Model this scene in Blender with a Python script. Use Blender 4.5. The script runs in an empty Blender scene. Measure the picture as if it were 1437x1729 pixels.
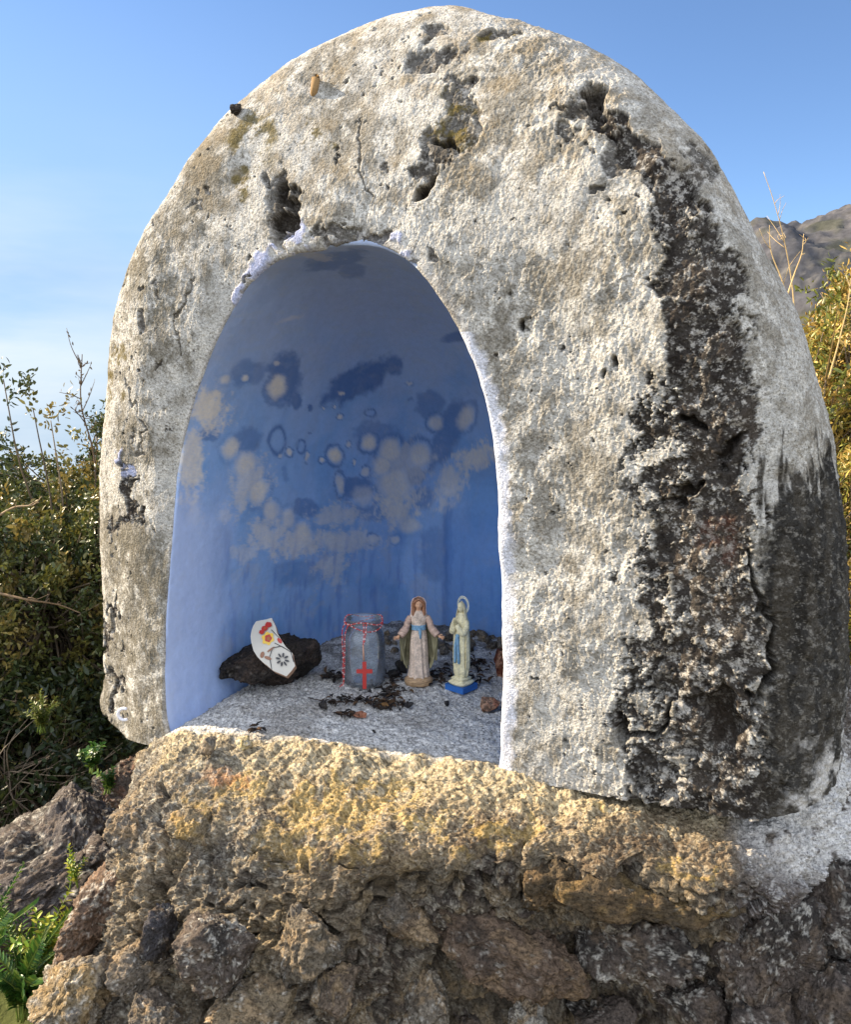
import bpy, math, random
import numpy as np
from math import sin, cos, pi, radians as R
rng = np.random.default_rng(7)
random.seed(7)
S = bpy.context.scene
COL = S.collection

# ------------------------------------------------------------------ camera
F, IW, IH = 1400.0, 1437.0, 1729.0           # focal length in photo pixels
CAM = np.array([0, 0, 0.55]); PIT = math.atan((IH / 2 - 650) / F)
cp, sp = cos(PIT), sin(PIT)
cd = bpy.data.cameras.new('camera'); cam = bpy.data.objects.new('camera', cd); COL.objects.link(cam)
cd.sensor_fit = 'VERTICAL'; cd.sensor_height = 24; cd.lens = 24 * F / IH
cd.clip_start = 0.05; cd.clip_end = 3000
cam.location = CAM; cam.rotation_euler = (pi / 2 - PIT, 0, 0)
S.camera = cam

# ------------------------------------------------------------------ light
YAW = R(20)                                   # the shrine front is turned 20 degrees to the left
SUN_AZ = R(180 - 20 + 1.5)                      # mathematical azimuth of the direction to the sun (grazes the front)
SUN_EL = R(31)
SUN_AZ_VEC = (cos(SUN_AZ), sin(SUN_AZ))
W = bpy.data.worlds.new('World'); S.world = W; W.use_nodes = True
nt = W.node_tree; nt.nodes.clear()
sky = nt.nodes.new('ShaderNodeTexSky'); sky.sky_type = 'NISHITA'; sky.sun_disc = False
sky.sun_elevation = SUN_EL; sky.sun_rotation = (pi / 2 - SUN_AZ) % (2 * pi)
sky.air_density = 0.8; sky.dust_density = 0.1; sky.altitude = 300; sky.ozone_density = 2.0
bg = nt.nodes.new('ShaderNodeBackground'); bg.inputs['Strength'].default_value = 0.07
wo = nt.nodes.new('ShaderNodeOutputWorld')
tc = nt.nodes.new('ShaderNodeTexCoord')
mp = nt.nodes.new('ShaderNodeMapping'); mp.inputs['Scale'].default_value = (1.6, 1.6, 8.0)
nz = nt.nodes.new('ShaderNodeTexNoise'); nz.inputs['Scale'].default_value = 1.7; nz.inputs['Detail'].default_value = 6; nz.inputs['Roughness'].default_value = 0.55
cr = nt.nodes.new('ShaderNodeMapRange'); cr.inputs[1].default_value = 0.38; cr.inputs[2].default_value = 0.70
sx = nt.nodes.new('ShaderNodeSeparateXYZ')
lft = nt.nodes.new('ShaderNodeMapRange'); lft.inputs[1].default_value = -0.15; lft.inputs[2].default_value = -0.5   # thin cloud only low on the left
low = nt.nodes.new('ShaderNodeMapRange'); low.inputs[1].default_value = 0.28; low.inputs[2].default_value = 0.02
m1 = nt.nodes.new('ShaderNodeMath'); m1.operation = 'MULTIPLY'
m2 = nt.nodes.new('ShaderNodeMath'); m2.operation = 'MULTIPLY'
mx = nt.nodes.new('ShaderNodeMix'); mx.data_type = 'RGBA'
L = nt.links.new
L(tc.outputs['Generated'], mp.inputs['Vector']); L(mp.outputs[0], nz.inputs['Vector']); L(nz.outputs['Fac'], cr.inputs[0])
L(tc.outputs['Generated'], sx.inputs[0]); L(sx.outputs['X'], lft.inputs[0]); L(sx.outputs['Z'], low.inputs[0])
L(lft.outputs[0], m1.inputs[0]); L(low.outputs[0], m1.inputs[1]); L(m1.outputs[0], m2.inputs[0]); L(cr.outputs[0], m2.inputs[1])
tint = nt.nodes.new('ShaderNodeMix'); tint.data_type = 'RGBA'; tint.blend_type = 'MULTIPLY'; tint.inputs['Factor'].default_value = 1; tint.inputs['B'].default_value = (.89, .99, 1.10, 1)
L(sky.outputs[0], tint.inputs['A'])
hz = nt.nodes.new('ShaderNodeMath'); hz.operation = 'MULTIPLY'; hz.inputs[1].default_value = .85
mh = nt.nodes.new('ShaderNodeMix'); mh.data_type = 'RGBA'; mh.inputs['B'].default_value = (2.1, 3.05, 4.3, 1)      # thin haze low over the sea on the left
lft2 = nt.nodes.new('ShaderNodeMapRange'); lft2.inputs[1].default_value = 0.25; lft2.inputs[2].default_value = -0.35
low2 = nt.nodes.new('ShaderNodeMapRange'); low2.inputs[1].default_value = 0.42; low2.inputs[2].default_value = 0.12; m5 = nt.nodes.new('ShaderNodeMath'); m5.operation = 'MULTIPLY'
L(sx.outputs['X'], lft2.inputs[0]); L(sx.outputs['Z'], low2.inputs[0]); L(lft2.outputs[0], m5.inputs[0]); L(low2.outputs[0], m5.inputs[1]); L(m5.outputs[0], hz.inputs[0]); L(hz.outputs[0], mh.inputs['Factor']); L(tint.outputs['Result'], mh.inputs['A'])
L(m2.outputs[0], mx.inputs['Factor']); L(mh.outputs['Result'], mx.inputs['A']); mx.inputs['B'].default_value = (4.6, 5.0, 5.4, 1)
# bright cloud veil added behind the viewer, out of view, to lift the shade
nz2 = nt.nodes.new('ShaderNodeTexNoise'); nz2.inputs['Scale'].default_value = 2.2; nz2.inputs['Detail'].default_value = 5
bk = nt.nodes.new('ShaderNodeMapRange'); bk.inputs[1].default_value = 0.25; bk.inputs[2].default_value = -0.35
ab = nt.nodes.new('ShaderNodeMapRange'); ab.inputs[1].default_value = -0.05; ab.inputs[2].default_value = 0.12
cn = nt.nodes.new('ShaderNodeMapRange'); cn.inputs[1].default_value = 0.25; cn.inputs[2].default_value = 0.55; cn.inputs[3].default_value = 0.55
m3 = nt.nodes.new('ShaderNodeMath'); m3.operation = 'MULTIPLY'; m4 = nt.nodes.new('ShaderNodeMath'); m4.operation = 'MULTIPLY'
mx2 = nt.nodes.new('ShaderNodeMix'); mx2.data_type = 'RGBA'; mx2.inputs['B'].default_value = (9.6, 10.2, 11.4, 1)
L(tc.outputs['Generated'], nz2.inputs['Vector']); L(nz2.outputs['Fac'], cn.inputs[0]); L(sx.outputs['Y'], bk.inputs[0]); L(sx.outputs['Z'], ab.inputs[0])
L(bk.outputs[0], m3.inputs[0]); L(ab.outputs[0], m3.inputs[1]); L(m3.outputs[0], m4.inputs[0]); L(cn.outputs[0], m4.inputs[1])
L(m4.outputs[0], mx2.inputs['Factor']); L(mx.outputs['Result'], mx2.inputs['A'])
L(mx2.outputs['Result'], bg.inputs['Color']); L(bg.outputs[0], wo.inputs['Surface'])
sl = bpy.data.lights.new('sun', 'SUN'); sl.energy = 5.0; sl.angle = R(0.53); sl.color = (1.0, 0.82, 0.58)
so = bpy.data.objects.new('sun', sl); COL.objects.link(so)
import mathutils
sd = mathutils.Vector((cos(SUN_AZ) * cos(SUN_EL), sin(SUN_AZ) * cos(SUN_EL), sin(SUN_EL)))
so.rotation_euler = sd.to_track_quat('Z', 'Y').to_euler(); so.location = (-4, 2, 4)
S.view_settings.view_transform = 'Standard'; S.view_settings.look = 'None'
S.view_settings.exposure = 1.52; S.view_settings.gamma = 1.0
S.cycles.max_bounces = 8; S.cycles.transparent_max_bounces = 16
S.cycles.use_adaptive_sampling = True

# ------------------------------------------------------------------ positions taken from image pixels (shrine frame: u right, v deep, z up)
P0 = np.array([0.0997, 1.128, 0])
UV = np.array([cos(YAW), -sin(YAW), 0]); VV = np.array([sin(YAW), cos(YAW), 0]); ZV = np.array([0, 0, 1.0])
def wl(u, v, z): return P0 + np.multiply.outer(u, UV) + np.multiply.outer(v, VV) + np.multiply.outer(z, ZV)
def loc(P): d = P - P0; return np.stack([d @ UV, d @ VV, P[..., 2]], -1)
def ray(x, y):
    a = (x - IW / 2) / F; b = -(y - IH / 2) / F
    return np.array([a, cp + sp * b, -sp + cp * b])
def at(x, y, Y): d = ray(x, y); return CAM + d * Y / d[1]
def onz(x, y, z=0.0): d = ray(x, y); return CAM + d * (z - CAM[2]) / d[2]
def onv(x, y, v): d = ray(x, y); return CAM + d * ((P0 + VV * v - CAM) @ VV) / (d @ VV)
def pr(P):  # projects vertices through the camera; stain and paint masks use these image pixels
    d = P - CAM; zc = d[..., 1] * cp - d[..., 2] * sp
    return IW / 2 + F * d[..., 0] / zc, IH / 2 - F * (d[..., 1] * sp + d[..., 2] * cp) / zc

# ------------------------------------------------------------------ noise tables
def _perlin_table(n=96, cells=12):
    g = rng.normal(size=(cells, cells, cells, 3)).astype(np.float32); g /= np.linalg.norm(g, axis=-1, keepdims=True)
    x = np.arange(n) * cells / n; i = x.astype(int); f = (x - i).astype(np.float32); w = f * f * f * (f * (f * 6 - 15) + 10)
    out = np.zeros((n, n, n), np.float32)
    for a in (0, 1):
        for b in (0, 1):
            for c in (0, 1):
                G = g[np.ix_((i + a) % cells, (i + b) % cells, (i + c) % cells)]
                d = G[..., 0] * (f - a)[:, None, None] + G[..., 1] * (f - b)[None, :, None] + G[..., 2] * (f - c)[None, None, :]
                wx = w if a else 1 - w; wy = w if b else 1 - w; wz = w if c else 1 - w
                out += d * wx[:, None, None] * wy[None, :, None] * wz[None, None, :]
    return out / 0.30
def _worley_table(n=96, cells=12):
    p = rng.random((cells, cells, cells, 3)).astype(np.float32); idv = rng.random((cells, cells, cells)).astype(np.float32)
    x = (np.arange(n) * cells / n).astype(np.float32); i = x.astype(int)
    X, Y, Z = np.meshgrid(x, x, x, indexing='ij')
    f1 = np.full((n, n, n), 9, np.float32); f2 = f1.copy(); fid = np.zeros((n, n, n), np.float32)
    for a in (-1, 0, 1):
        for b in (-1, 0, 1):
            for c in (-1, 0, 1):
                ix = np.ix_((i + a) % cells, (i + b) % cells, (i + c) % cells); q = p[ix]
                d = (q[..., 0] + (i + a)[:, None, None] - X) ** 2 + (q[..., 1] + (i + b)[None, :, None] - Y) ** 2 + (q[..., 2] + (i + c)[None, None, :] - Z) ** 2
                m = d < f1
                f2 = np.where(m, f1, np.minimum(f2, d)); fid = np.where(m, idv[ix], fid); f1 = np.where(m, d, f1)
    return np.sqrt(f1), np.sqrt(f2), fid
_NT, _NC = 96, 12
_PT = _perlin_table().ravel(); _W1, _W2, _WI = [t.ravel() for t in _worley_table()]
_ROT = np.linalg.qr(rng.normal(size=(3, 3)))[0].astype(np.float32)
def _sample(tables, P):
    q = P.astype(np.float32) * (_NT / _NC); i = np.floor(q); f = q - i; i = i.astype(np.int32) % _NT; j = (i + 1) % _NT
    outs = [0] * len(tables)
    for a in (0, 1):
        xa = (j if a else i)[..., 0] * (_NT * _NT); wa = f[..., 0] if a else 1 - f[..., 0]
        for b in (0, 1):
            xb = xa + (j if b else i)[..., 1] * _NT; wb = wa * (f[..., 1] if b else 1 - f[..., 1])
            for c in (0, 1):
                k = xb + (j if c else i)[..., 2]; w = wb * (f[..., 2] if c else 1 - f[..., 2])
                for t in range(len(tables)): outs[t] = outs[t] + tables[t][k] * w
    return outs
def noise(P, size, seed=0.0): return _sample([_PT], (P @ _ROT) / size + seed * 3.17)[0]
def fbm(P, size, oct=4, seed=0.0, gain=0.5):
    o = 0; a = 1.0; tot = 0
    for k in range(oct):
        o = o + a * noise(P if k % 2 else P @ _ROT, size / 2.03 ** k, seed + k * 1.7); tot += a; a *= gain
    return o / tot
def worley(P, size, seed=0.0): return _sample([_W1, _W2], (P @ _ROT) / size + seed * 2.31)
def sstep(a, b, x): t = np.clip((x - a) / (b - a), 0, 1); return t * t * (3 - 2 * t)
def lerp(a, b, t): return a + (b - a) * t
def srgb(r, g, b): return np.array([(c / 255 / 12.92 if c < 10.3 else ((c / 255 + .055) / 1.055) ** 2.4) for c in (r, g, b)], np.float32)
def cmix(A, B, t):
    return A + (np.asarray(B, np.float32) - A) * np.asarray(t)[..., None]

# ------------------------------------------------------------------ mesh builders
def mesh_from(name, V, faces, mat, parent=None, col=None, smooth=True, mats=None, fmat=None):
    """V (n,3) array, faces (m,k) int array or list of such arrays"""
    me = bpy.data.meshes.new(name)
    V = np.asarray(V, np.float32).reshape(-1, 3)
    fl = faces if isinstance(faces, list) else [faces]
    fl = [np.asarray(f, np.int32) for f in fl if len(f)]
    me.vertices.add(len(V)); me.vertices.foreach_set('co', V.ravel())
    nl = sum(f.size for f in fl); npol = sum(len(f) for f in fl)
    me.loops.add(nl); me.loops.foreach_set('vertex_index', np.concatenate([f.ravel() for f in fl]))
    tot = np.concatenate([np.full(len(f), f.shape[1], np.int32) for f in fl])
    st = np.concatenate([[0], np.cumsum(tot)[:-1]]).astype(np.int32)
    me.polygons.add(npol); me.polygons.foreach_set('loop_start', st)
    for m in (mats or [mat]): me.materials.append(m)
    if fmat is not None: me.polygons.foreach_set('material_index', np.asarray(fmat, np.int32))
    me.update(calc_edges=True)
    me.polygons.foreach_set('use_smooth', np.full(npol, bool(smooth)))
    if col is not None:
        a = me.attributes.new('col', 'FLOAT_COLOR', 'POINT')
        c = np.ones((len(V), 4), np.float32); c[:, :3] = np.asarray(col, np.float32).reshape(-1, 3) if np.ndim(col) > 1 else col
        a.data.foreach_set('color', c.ravel())
    me.validate()
    o = bpy.data.objects.new(name, me); COL.objects.link(o)
    if parent is not None: o.parent = parent
    return o
def grid_faces(n, m, closed=False):
    i = np.arange(n if closed else n - 1)[:, None]; j = np.arange(m - 1)[None, :]; k = (i + 1) % n
    return np.stack([i * m + j + 0 * k, k * m + j, k * m + j + 1, i * m + j + 1 + 0 * k], -1).reshape(-1, 4)
def grid_normals(P):
    a = np.gradient(P, axis=0); b = np.gradient(P, axis=1); n = np.cross(a, b)
    return n / np.maximum(np.linalg.norm(n, axis=-1, keepdims=True), 1e-9)
def blur_rows(P, sig, axis=1):
    r = int(sig * 2.5) + 1; k = np.exp(-0.5 * (np.arange(-r, r + 1) / sig) ** 2); k /= k.sum()
    pad = [(0, 0)] * P.ndim; pad[axis] = (r, r); Q = np.pad(P, pad, mode='edge'); o = 0; n = P.shape[axis]
    for i, w in enumerate(k):
        s = [slice(None)] * P.ndim; s[axis] = slice(i, i + n); o = o + w * Q[tuple(s)]
    return o
def spline(pts, n, param=None):
    """Catmull-Rom through pts (k,d) with n samples; param (k,) optional"""
    pts = np.asarray(pts, float); k = len(pts)
    if param is None: param = np.concatenate([[0], np.cumsum(np.linalg.norm(np.diff(pts, axis=0), axis=1))])
    t = np.linspace(param[0], param[-1], n) if np.isscalar(n) else n
    i = np.clip(np.searchsorted(param, t, side='right') - 1, 0, k - 2)
    m = np.zeros_like(pts); h = np.diff(param)[:, None]; d = np.diff(pts, axis=0) / h
    m[1:-1] = (d[:-1] * h[1:] + d[1:] * h[:-1]) / (h[1:] + h[:-1]); m[0] = d[0]; m[-1] = d[-1]
    hh = np.diff(param)[i][:, None]; s = ((t - param[i]) / np.diff(param)[i])[:, None]
    return (2*s**3-3*s**2+1)*pts[i] + (s**3-2*s**2+s)*hh*m[i] + (-2*s**3+3*s**2)*pts[i+1] + (s**3-s**2)*hh*m[i+1]
_ico = {}
def ico(sub):
    if sub not in _ico:
        import bmesh
        b = bmesh.new(); bmesh.ops.create_icosphere(b, subdivisions=sub, radius=1)
        b.verts.ensure_lookup_table(); b.verts.index_update()
        _ico[sub] = (np.array([v.co[:] for v in b.verts]), np.array([[v.index for v in f.verts] for f in b.faces])); b.free()
    return _ico[sub]
def tri_normals(V, Fc):
    n = np.cross(V[Fc[:, 1]] - V[Fc[:, 0]], V[Fc[:, 2]] - V[Fc[:, 0]]); o = np.zeros_like(V)
    for k in range(3): np.add.at(o, Fc[:, k], n)
    return o / np.maximum(np.linalg.norm(o, axis=1, keepdims=True), 1e-12)
class Geo:
    """collects tubes, lofts, boxes into one mesh"""
    def __init__(s): s.v = []; s.q = []; s.t = []; s.c = []; s.n = 0
    def add(s, V, quads=None, tris=None, col=(1, 1, 1)):
        V = np.asarray(V, float).reshape(-1, 3)
        if quads is not None and len(quads): s.q.append(np.asarray(quads) + s.n)
        if tris is not None and len(tris): s.t.append(np.asarray(tris) + s.n)
        c = np.asarray(col, float); c = np.broadcast_to(c, (len(V), 3)); s.c.append(c)
        s.v.append(V); s.n += len(V); return s
    def tube(s, pts, rad, k=8, col=(1, 1, 1)):
        pts = np.asarray(pts, float); n = len(pts); rad = np.broadcast_to(np.asarray(rad, float), (n,))
        T = np.gradient(pts, axis=0); T /= np.maximum(np.linalg.norm(T, axis=1, keepdims=True), 1e-9)
        ref = np.array([0.31, 0.22, 0.92]); A = np.cross(T, ref); A /= np.maximum(np.linalg.norm(A, axis=1, keepdims=True), 1e-9); B = np.cross(T, A)
        th = np.arange(k) * 2 * pi / k
        V = pts[:, None] + rad[:, None, None] * (A[:, None] * np.cos(th)[None, :, None] + B[:, None] * np.sin(th)[None, :, None])
        V = V.reshape(-1, 3); i = np.arange(n - 1)[:, None]; j = np.arange(k)[None]
        q = np.stack([i*k+j, i*k+(j+1) % k, (i+1)*k+(j+1) % k, (i+1)*k+j], -1).reshape(-1, 4)
        e = len(V); V = np.vstack([V, pts[:1], pts[-1:]]); jj = np.arange(k)
        t = np.vstack([np.stack([np.full(k, e), (jj+1) % k, jj], -1), np.stack([np.full(k, e+1), (n-1)*k+jj, (n-1)*k+(jj+1) % k], -1)])
        return s.add(V, q, t, col)
    def loft(s, rings, col=(1, 1, 1)):
        R_ = np.asarray(rings, float); n, k = R_.shape[:2]; V = R_.reshape(-1, 3)
        i = np.arange(n - 1)[:, None]; j = np.arange(k)[None]
        q = np.stack([i*k+j, i*k+(j+1) % k, (i+1)*k+(j+1) % k, (i+1)*k+j], -1).reshape(-1, 4)
        e = len(V); V = np.vstack([V, R_[0].mean(0), R_[-1].mean(0)]); jj = np.arange(k)
        t = np.vstack([np.stack([np.full(k, e), (jj+1) % k, jj], -1), np.stack([np.full(k, e+1), (n-1)*k+jj, (n-1)*k+(jj+1) % k], -1)])
        if np.ndim(col) > 1: col = np.vstack([col, col[:1], col[-1:]])
        return s.add(V, q, t, col)
    def ball(s, c, r, sub=2, col=(1, 1, 1), M=None):
        V, f = ico(sub); V = V * np.asarray(r)
        if M is not None: V = V @ np.asarray(M).T
        return s.add(V + np.asarray(c), None, f, col)
    def build(s, name, mat, parent=None, smooth=True):
        fl = []
        if s.q: fl.append(np.concatenate(s.q))
        if s.t: fl.append(np.concatenate(s.t))
        return mesh_from(name, np.concatenate(s.v), fl, mat, parent, np.concatenate(s.c), smooth)
def tag(o, label, cat, group=None, kind=None):
    o['label'] = label; o['category'] = cat
    if group: o['group'] = group
    if kind: o['kind'] = kind
    return o
def structure(o): o['kind'] = 'structure'; return o
def empty(name, p, rz=0, label=None, cat=None, group=None):
    o = bpy.data.objects.new(name, None); COL.objects.link(o); o.location = p; o.rotation_euler = (0, 0, rz); o.empty_display_size = .05
    if label: tag(o, label, cat, group)
    return o

# ------------------------------------------------------------------ materials
def mat_attr(name, rough=0.9, bump=0.4, bsize=0.004, var=0.25, vsize=0.006, spec=0.25, trans=0.0, speck=0.0, bdist=0.6):
    """colour attribute 'col' varied by fine procedural noise, with fine bump"""
    m = bpy.data.materials.new(name); m.use_nodes = True; n = m.node_tree.nodes; l = m.node_tree.links.new
    p = n['Principled BSDF']; p.inputs['Roughness'].default_value = rough; p.inputs['Specular IOR Level'].default_value = spec
    a = n.new('ShaderNodeAttribute'); a.attribute_name = 'col'
    t = n.new('ShaderNodeTexCoord')
    src = a.outputs['Color']
    if var:
        z = n.new('ShaderNodeTexNoise'); z.inputs['Scale'].default_value = 1 / vsize; z.inputs['Detail'].default_value = 4; z.inputs['Roughness'].default_value = .65
        l(t.outputs['Object'], z.inputs['Vector'])
        r = n.new('ShaderNodeMapRange'); r.inputs[1].default_value = .3; r.inputs[2].default_value = .7; r.inputs[3].default_value = 1 - var; r.inputs[4].default_value = 1 + var
        l(z.outputs['Fac'], r.inputs[0])
        x = n.new('ShaderNodeVectorMath'); x.operation = 'SCALE'; l(src, x.inputs[0]); l(r.outputs[0], x.inputs['Scale']); src = x.outputs[0]
    if speck:      # fine dark grains and pits
        v = n.new('ShaderNodeTexNoise'); v.inputs['Scale'].default_value = 1 / (vsize * .55); v.inputs['Detail'].default_value = 3; v.inputs['Roughness'].default_value = .7
        l(t.outputs['Object'], v.inputs['Vector'])
        r2 = n.new('ShaderNodeMapRange'); r2.interpolation_type = 'SMOOTHSTEP'; r2.inputs[1].default_value = .34; r2.inputs[2].default_value = .46; r2.inputs[3].default_value = 1 - speck; r2.inputs[4].default_value = 1.0
        l(v.outputs['Fac'], r2.inputs[0]); x2 = n.new('ShaderNodeVectorMath'); x2.operation = 'SCALE'; l(src, x2.inputs[0]); l(r2.outputs[0], x2.inputs['Scale']); src = x2.outputs[0]
    l(src, p.inputs['Base Color'])
    if bump:
        z2 = n.new('ShaderNodeTexNoise'); z2.inputs['Scale'].default_value = 1 / bsize; z2.inputs['Detail'].default_value = 3; z2.inputs['Roughness'].default_value = .6
        l(t.outputs['Object'], z2.inputs['Vector'])
        b = n.new('ShaderNodeBump'); b.inputs['Strength'].default_value = bump; b.inputs['Distance'].default_value = bsize * bdist
        l(z2.outputs['Fac'], b.inputs['Height']); l(b.outputs[0], p.inputs['Normal'])
    if trans:
        tr = n.new('ShaderNodeBsdfTranslucent'); mxs = n.new('ShaderNodeMixShader'); mxs.inputs[0].default_value = trans
        l(src, tr.inputs['Color']); l(p.outputs[0], mxs.inputs[1]); l(tr.outputs[0], mxs.inputs[2]); l(mxs.outputs[0], n['Material Output'].inputs['Surface'])
    return m
M_STUCCO = mat_attr('weathered_stucco', .95, 1.0, .0034, .34, .0036, .12, speck=.6, bdist=.8)
M_PAINT = mat_attr('blue_limewash', .85, .12, .006, .05, .01, .2)
M_ROCK = mat_attr('lava_rock', .95, 1.0, .005, .5, .005, .12, speck=.62, bdist=.95)
M_LEAF = mat_attr('evergreen_leaf', .42, 0, .01, .12, .02, .45, .25)
M_DRY = mat_attr('dry_stalk', .8, 0, .01, .15, .01, .2, .2)
M_BARK = mat_attr('twig_bark', .9, .3, .004, .25, .01, .2)
M_RESIN = mat_attr('painted_resin', .6, .12, .0012, .10, .004, .35)
M_CERAMIC = mat_attr('glazed_ceramic', .3, 0, .002, .05, .006, .5)
M_BEAD = mat_attr('plastic_bead', .4, 0, .002, .08, .003, .5)
M_GROUND = mat_attr('dry_earth', .95, .5, .03, .3, .05, .15)
M_HILL = mat_attr('far_scrub', .95, .0, .5, .3, 3.0, .1)

exec_parts = []

# ------------------------------------------------------------------ shrine
def vface(u, z):
    r = -0.05 * np.clip(u / 0.315, 0, 1.3) ** 1.4
    l_ = 0.035 * np.clip((-0.57 - u) / 0.12, 0, 1.6) ** 1.5
    t = 0.09 * np.clip((z - 0.62) / 0.4, 0, 1.3) ** 2
    return r + l_ + t
def face_pt(x, y):
    v = 0.0
    for _ in range(12):
        p = loc(onv(x, y, v)); v = .5 * v + .5 * float(vface(p[0], p[2]))
    return p
ST = [  # image pixels traced along the front: opening edge, outer edge, skyline of the dome behind
 ((300,1262),(202,1242),None),((281,1225),(160,1200),None),((277,1150),(163,1150),None),((283,1000),(162,1000),None),((296,850),(156,850),None),
 ((315,720),(162,700),None),((347,615),(170,590),None),((388,530),(190,475),None),((432,465),(246,352),None),((480,432),(316,240),None),
 ((540,417),(424,138),None),((595,413),(560,57),None),((650,422),(725,16),(750,13)),((697,450),(870,56),(862,36)),((738,500),(980,125),(990,65)),
 ((775,560),(1085,240),(1112,142)),((805,635),(1170,355),(1204,243)),((826,720),(1232,490),(1292,386)),((840,830),(1268,650),(1370,532)),
 ((843,950),(1285,810),(1425,698)),((847,1080),(1298,1000),(1452,880)),((849,1200),(1300,1200),(1460,1060)),((838,1312),(1290,1400),(1440,1250))]
UC = -0.19
inn = np.array([face_pt(*s[0]) for s in ST]); out = np.array([face_pt(*s[1]) for s in ST])
sil = []
for s, o in zip(ST, out):
    if s[2] is None: sil.append([UC + (o[0] - UC) * .985, .2, o[2] * .995])
    else: sil.append(loc(onv(s[2][0], s[2][1], .2)))
sil = np.array(sil)
for i in range(8, 12): sil[i, 2] = out[i, 2] * (1.0 if i < 10 else 1.02)
par = np.concatenate([[0], np.cumsum(.5 * np.linalg.norm(np.diff(inn, axis=0), axis=1) + .5 * np.linalg.norm(np.diff(out, axis=0), axis=1))])
NT = 2200
I_, O_, S_ = [spline(a, NT, par) for a in (inn, out, sil)]
# rows: lining (reversed) | face | ridge to skyline | closing dome
NL, NF, NR, NCL = 190, 250, 120, 70
DI, UCI = 0.74, -0.285
a = np.linspace(pi / 2, 0, NL + 1)[:-1] ; a = (a / (pi / 2)) ** 1.15 * (pi / 2)
lin = np.zeros((NT, NL, 3)); g = np.cos(a) ** 0.95; vv = DI * np.sin(a)
lin[..., 0] = UCI + (I_[:, 0:1] - UCI) * g + 0.0 * vv; lin[..., 2] = I_[:, 2:3] * g
lin[..., 1] = I_[:, 1:2] * (1 - vv / DI) + vv
# the back wall has a slight corner right of the statuettes
lim = 0.665 - 0.33 * np.clip(lin[..., 0] + 0.297, 0, None) + 1.5 * np.clip(lin[..., 2] - 0.27, 0, None) ** 1.5 + 0.25 * np.clip(-0.40 - lin[..., 0], 0, None)
lin[..., 1] = np.minimum(lin[..., 1], lim)
s = np.linspace(0, 1, NF)[None, :, None]
fac = I_[:, None] * (1 - s) + O_[:, None] * s
fac[..., 1] = vface(fac[..., 0], fac[..., 2])
s = np.linspace(0, 1, NR + 1)[1:][None, :, None]
ctl = np.stack([S_[:, 0] * .9 + O_[:, 0] * .1, O_[:, 1] + .05, S_[:, 2] * .9 + O_[:, 2] * .1], -1)[:, None]
rid = (1 - s) ** 2 * O_[:, None] + 2 * s * (1 - s) * ctl + s * s * S_[:, None]
a2 = np.linspace(0, pi / 2, NCL + 1)[1:]
clo = np.stack([UC + (S_[:, 0:1] - UC) * np.cos(a2), S_[:, 1:2] + .85 * np.sin(a2) + 0 * S_[:, :1], S_[:, 2:3] * np.cos(a2)], -1)
prof = np.concatenate([lin, fac, rid, clo], 1)
NR0 = NL; NTOT = prof.shape[1]
b1 = blur_rows(prof, 3.0); b2 = blur_rows(prof, 30.0)
row = np.arange(NTOT)
w2 = sstep(NL + NF - 120, NL + NF - 30, row)[None, :, None]
prof = lerp(b1, b2, w2)
base = wl(prof[..., 0], prof[..., 1], prof[..., 2]).astype(np.float32)
del b1, b2, lin, rid, clo
Nrm = grid_normals(base).astype(np.float32)
if (Nrm[NT // 2, NL + 120] @ VV) > 0: Nrm = -Nrm
PX, PY = pr(base)
tt = np.broadcast_to(((row - NL) / NF)[None], PX.shape)      # 0 opening edge .. 1 outer edge
LN = base.astype(np.float32)
wx = fbm(LN, .06, 3, 1) * 26; wy = fbm(LN, .06, 3, 2) * 26   # wobble for painted outlines (photo pixels)
fx = fbm(LN, .018, 3, 3) * 10; fy = fbm(LN, .018, 3, 4) * 10
QX, QY = PX + wx + fx, PY + wy + fy
front = (tt < 1.6) & (tt >= 0)
def ell(cx, cy, rx, ry, ang=0, soft=.35, X=None, Y=None):
    X = QX if X is None else X; Y = QY if Y is None else Y
    c, s_ = cos(R(ang)), sin(R(ang)); dx, dy = X - cx, Y - cy
    d = np.sqrt(((dx * c + dy * s_) / rx) ** 2 + ((-dx * s_ + dy * c) / ry) ** 2)
    return 1 - sstep(1 - soft, 1 + soft, d)
def poly(pts, wid, soft=.4, X=None, Y=None):
    X = QX if X is None else X; Y = QY if Y is None else Y
    best = np.full(X.shape, 9.0, np.float32)
    for k in range(len(pts) - 1):
        (x0, y0), (x1, y1) = pts[k], pts[k + 1]; w0, w1 = wid[k], wid[k + 1]
        dx, dy = x1 - x0, y1 - y0; t_ = np.clip(((X - x0) * dx + (Y - y0) * dy) / (dx * dx + dy * dy), 0, 1)
        d = np.hypot(X - x0 - t_ * dx, Y - y0 - t_ * dy) / (w0 + (w1 - w0) * t_); best = np.minimum(best, d)
    return 1 - sstep(1 - soft, 1 + soft, best)
mxm = lambda *m: np.maximum.reduce(m)
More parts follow.
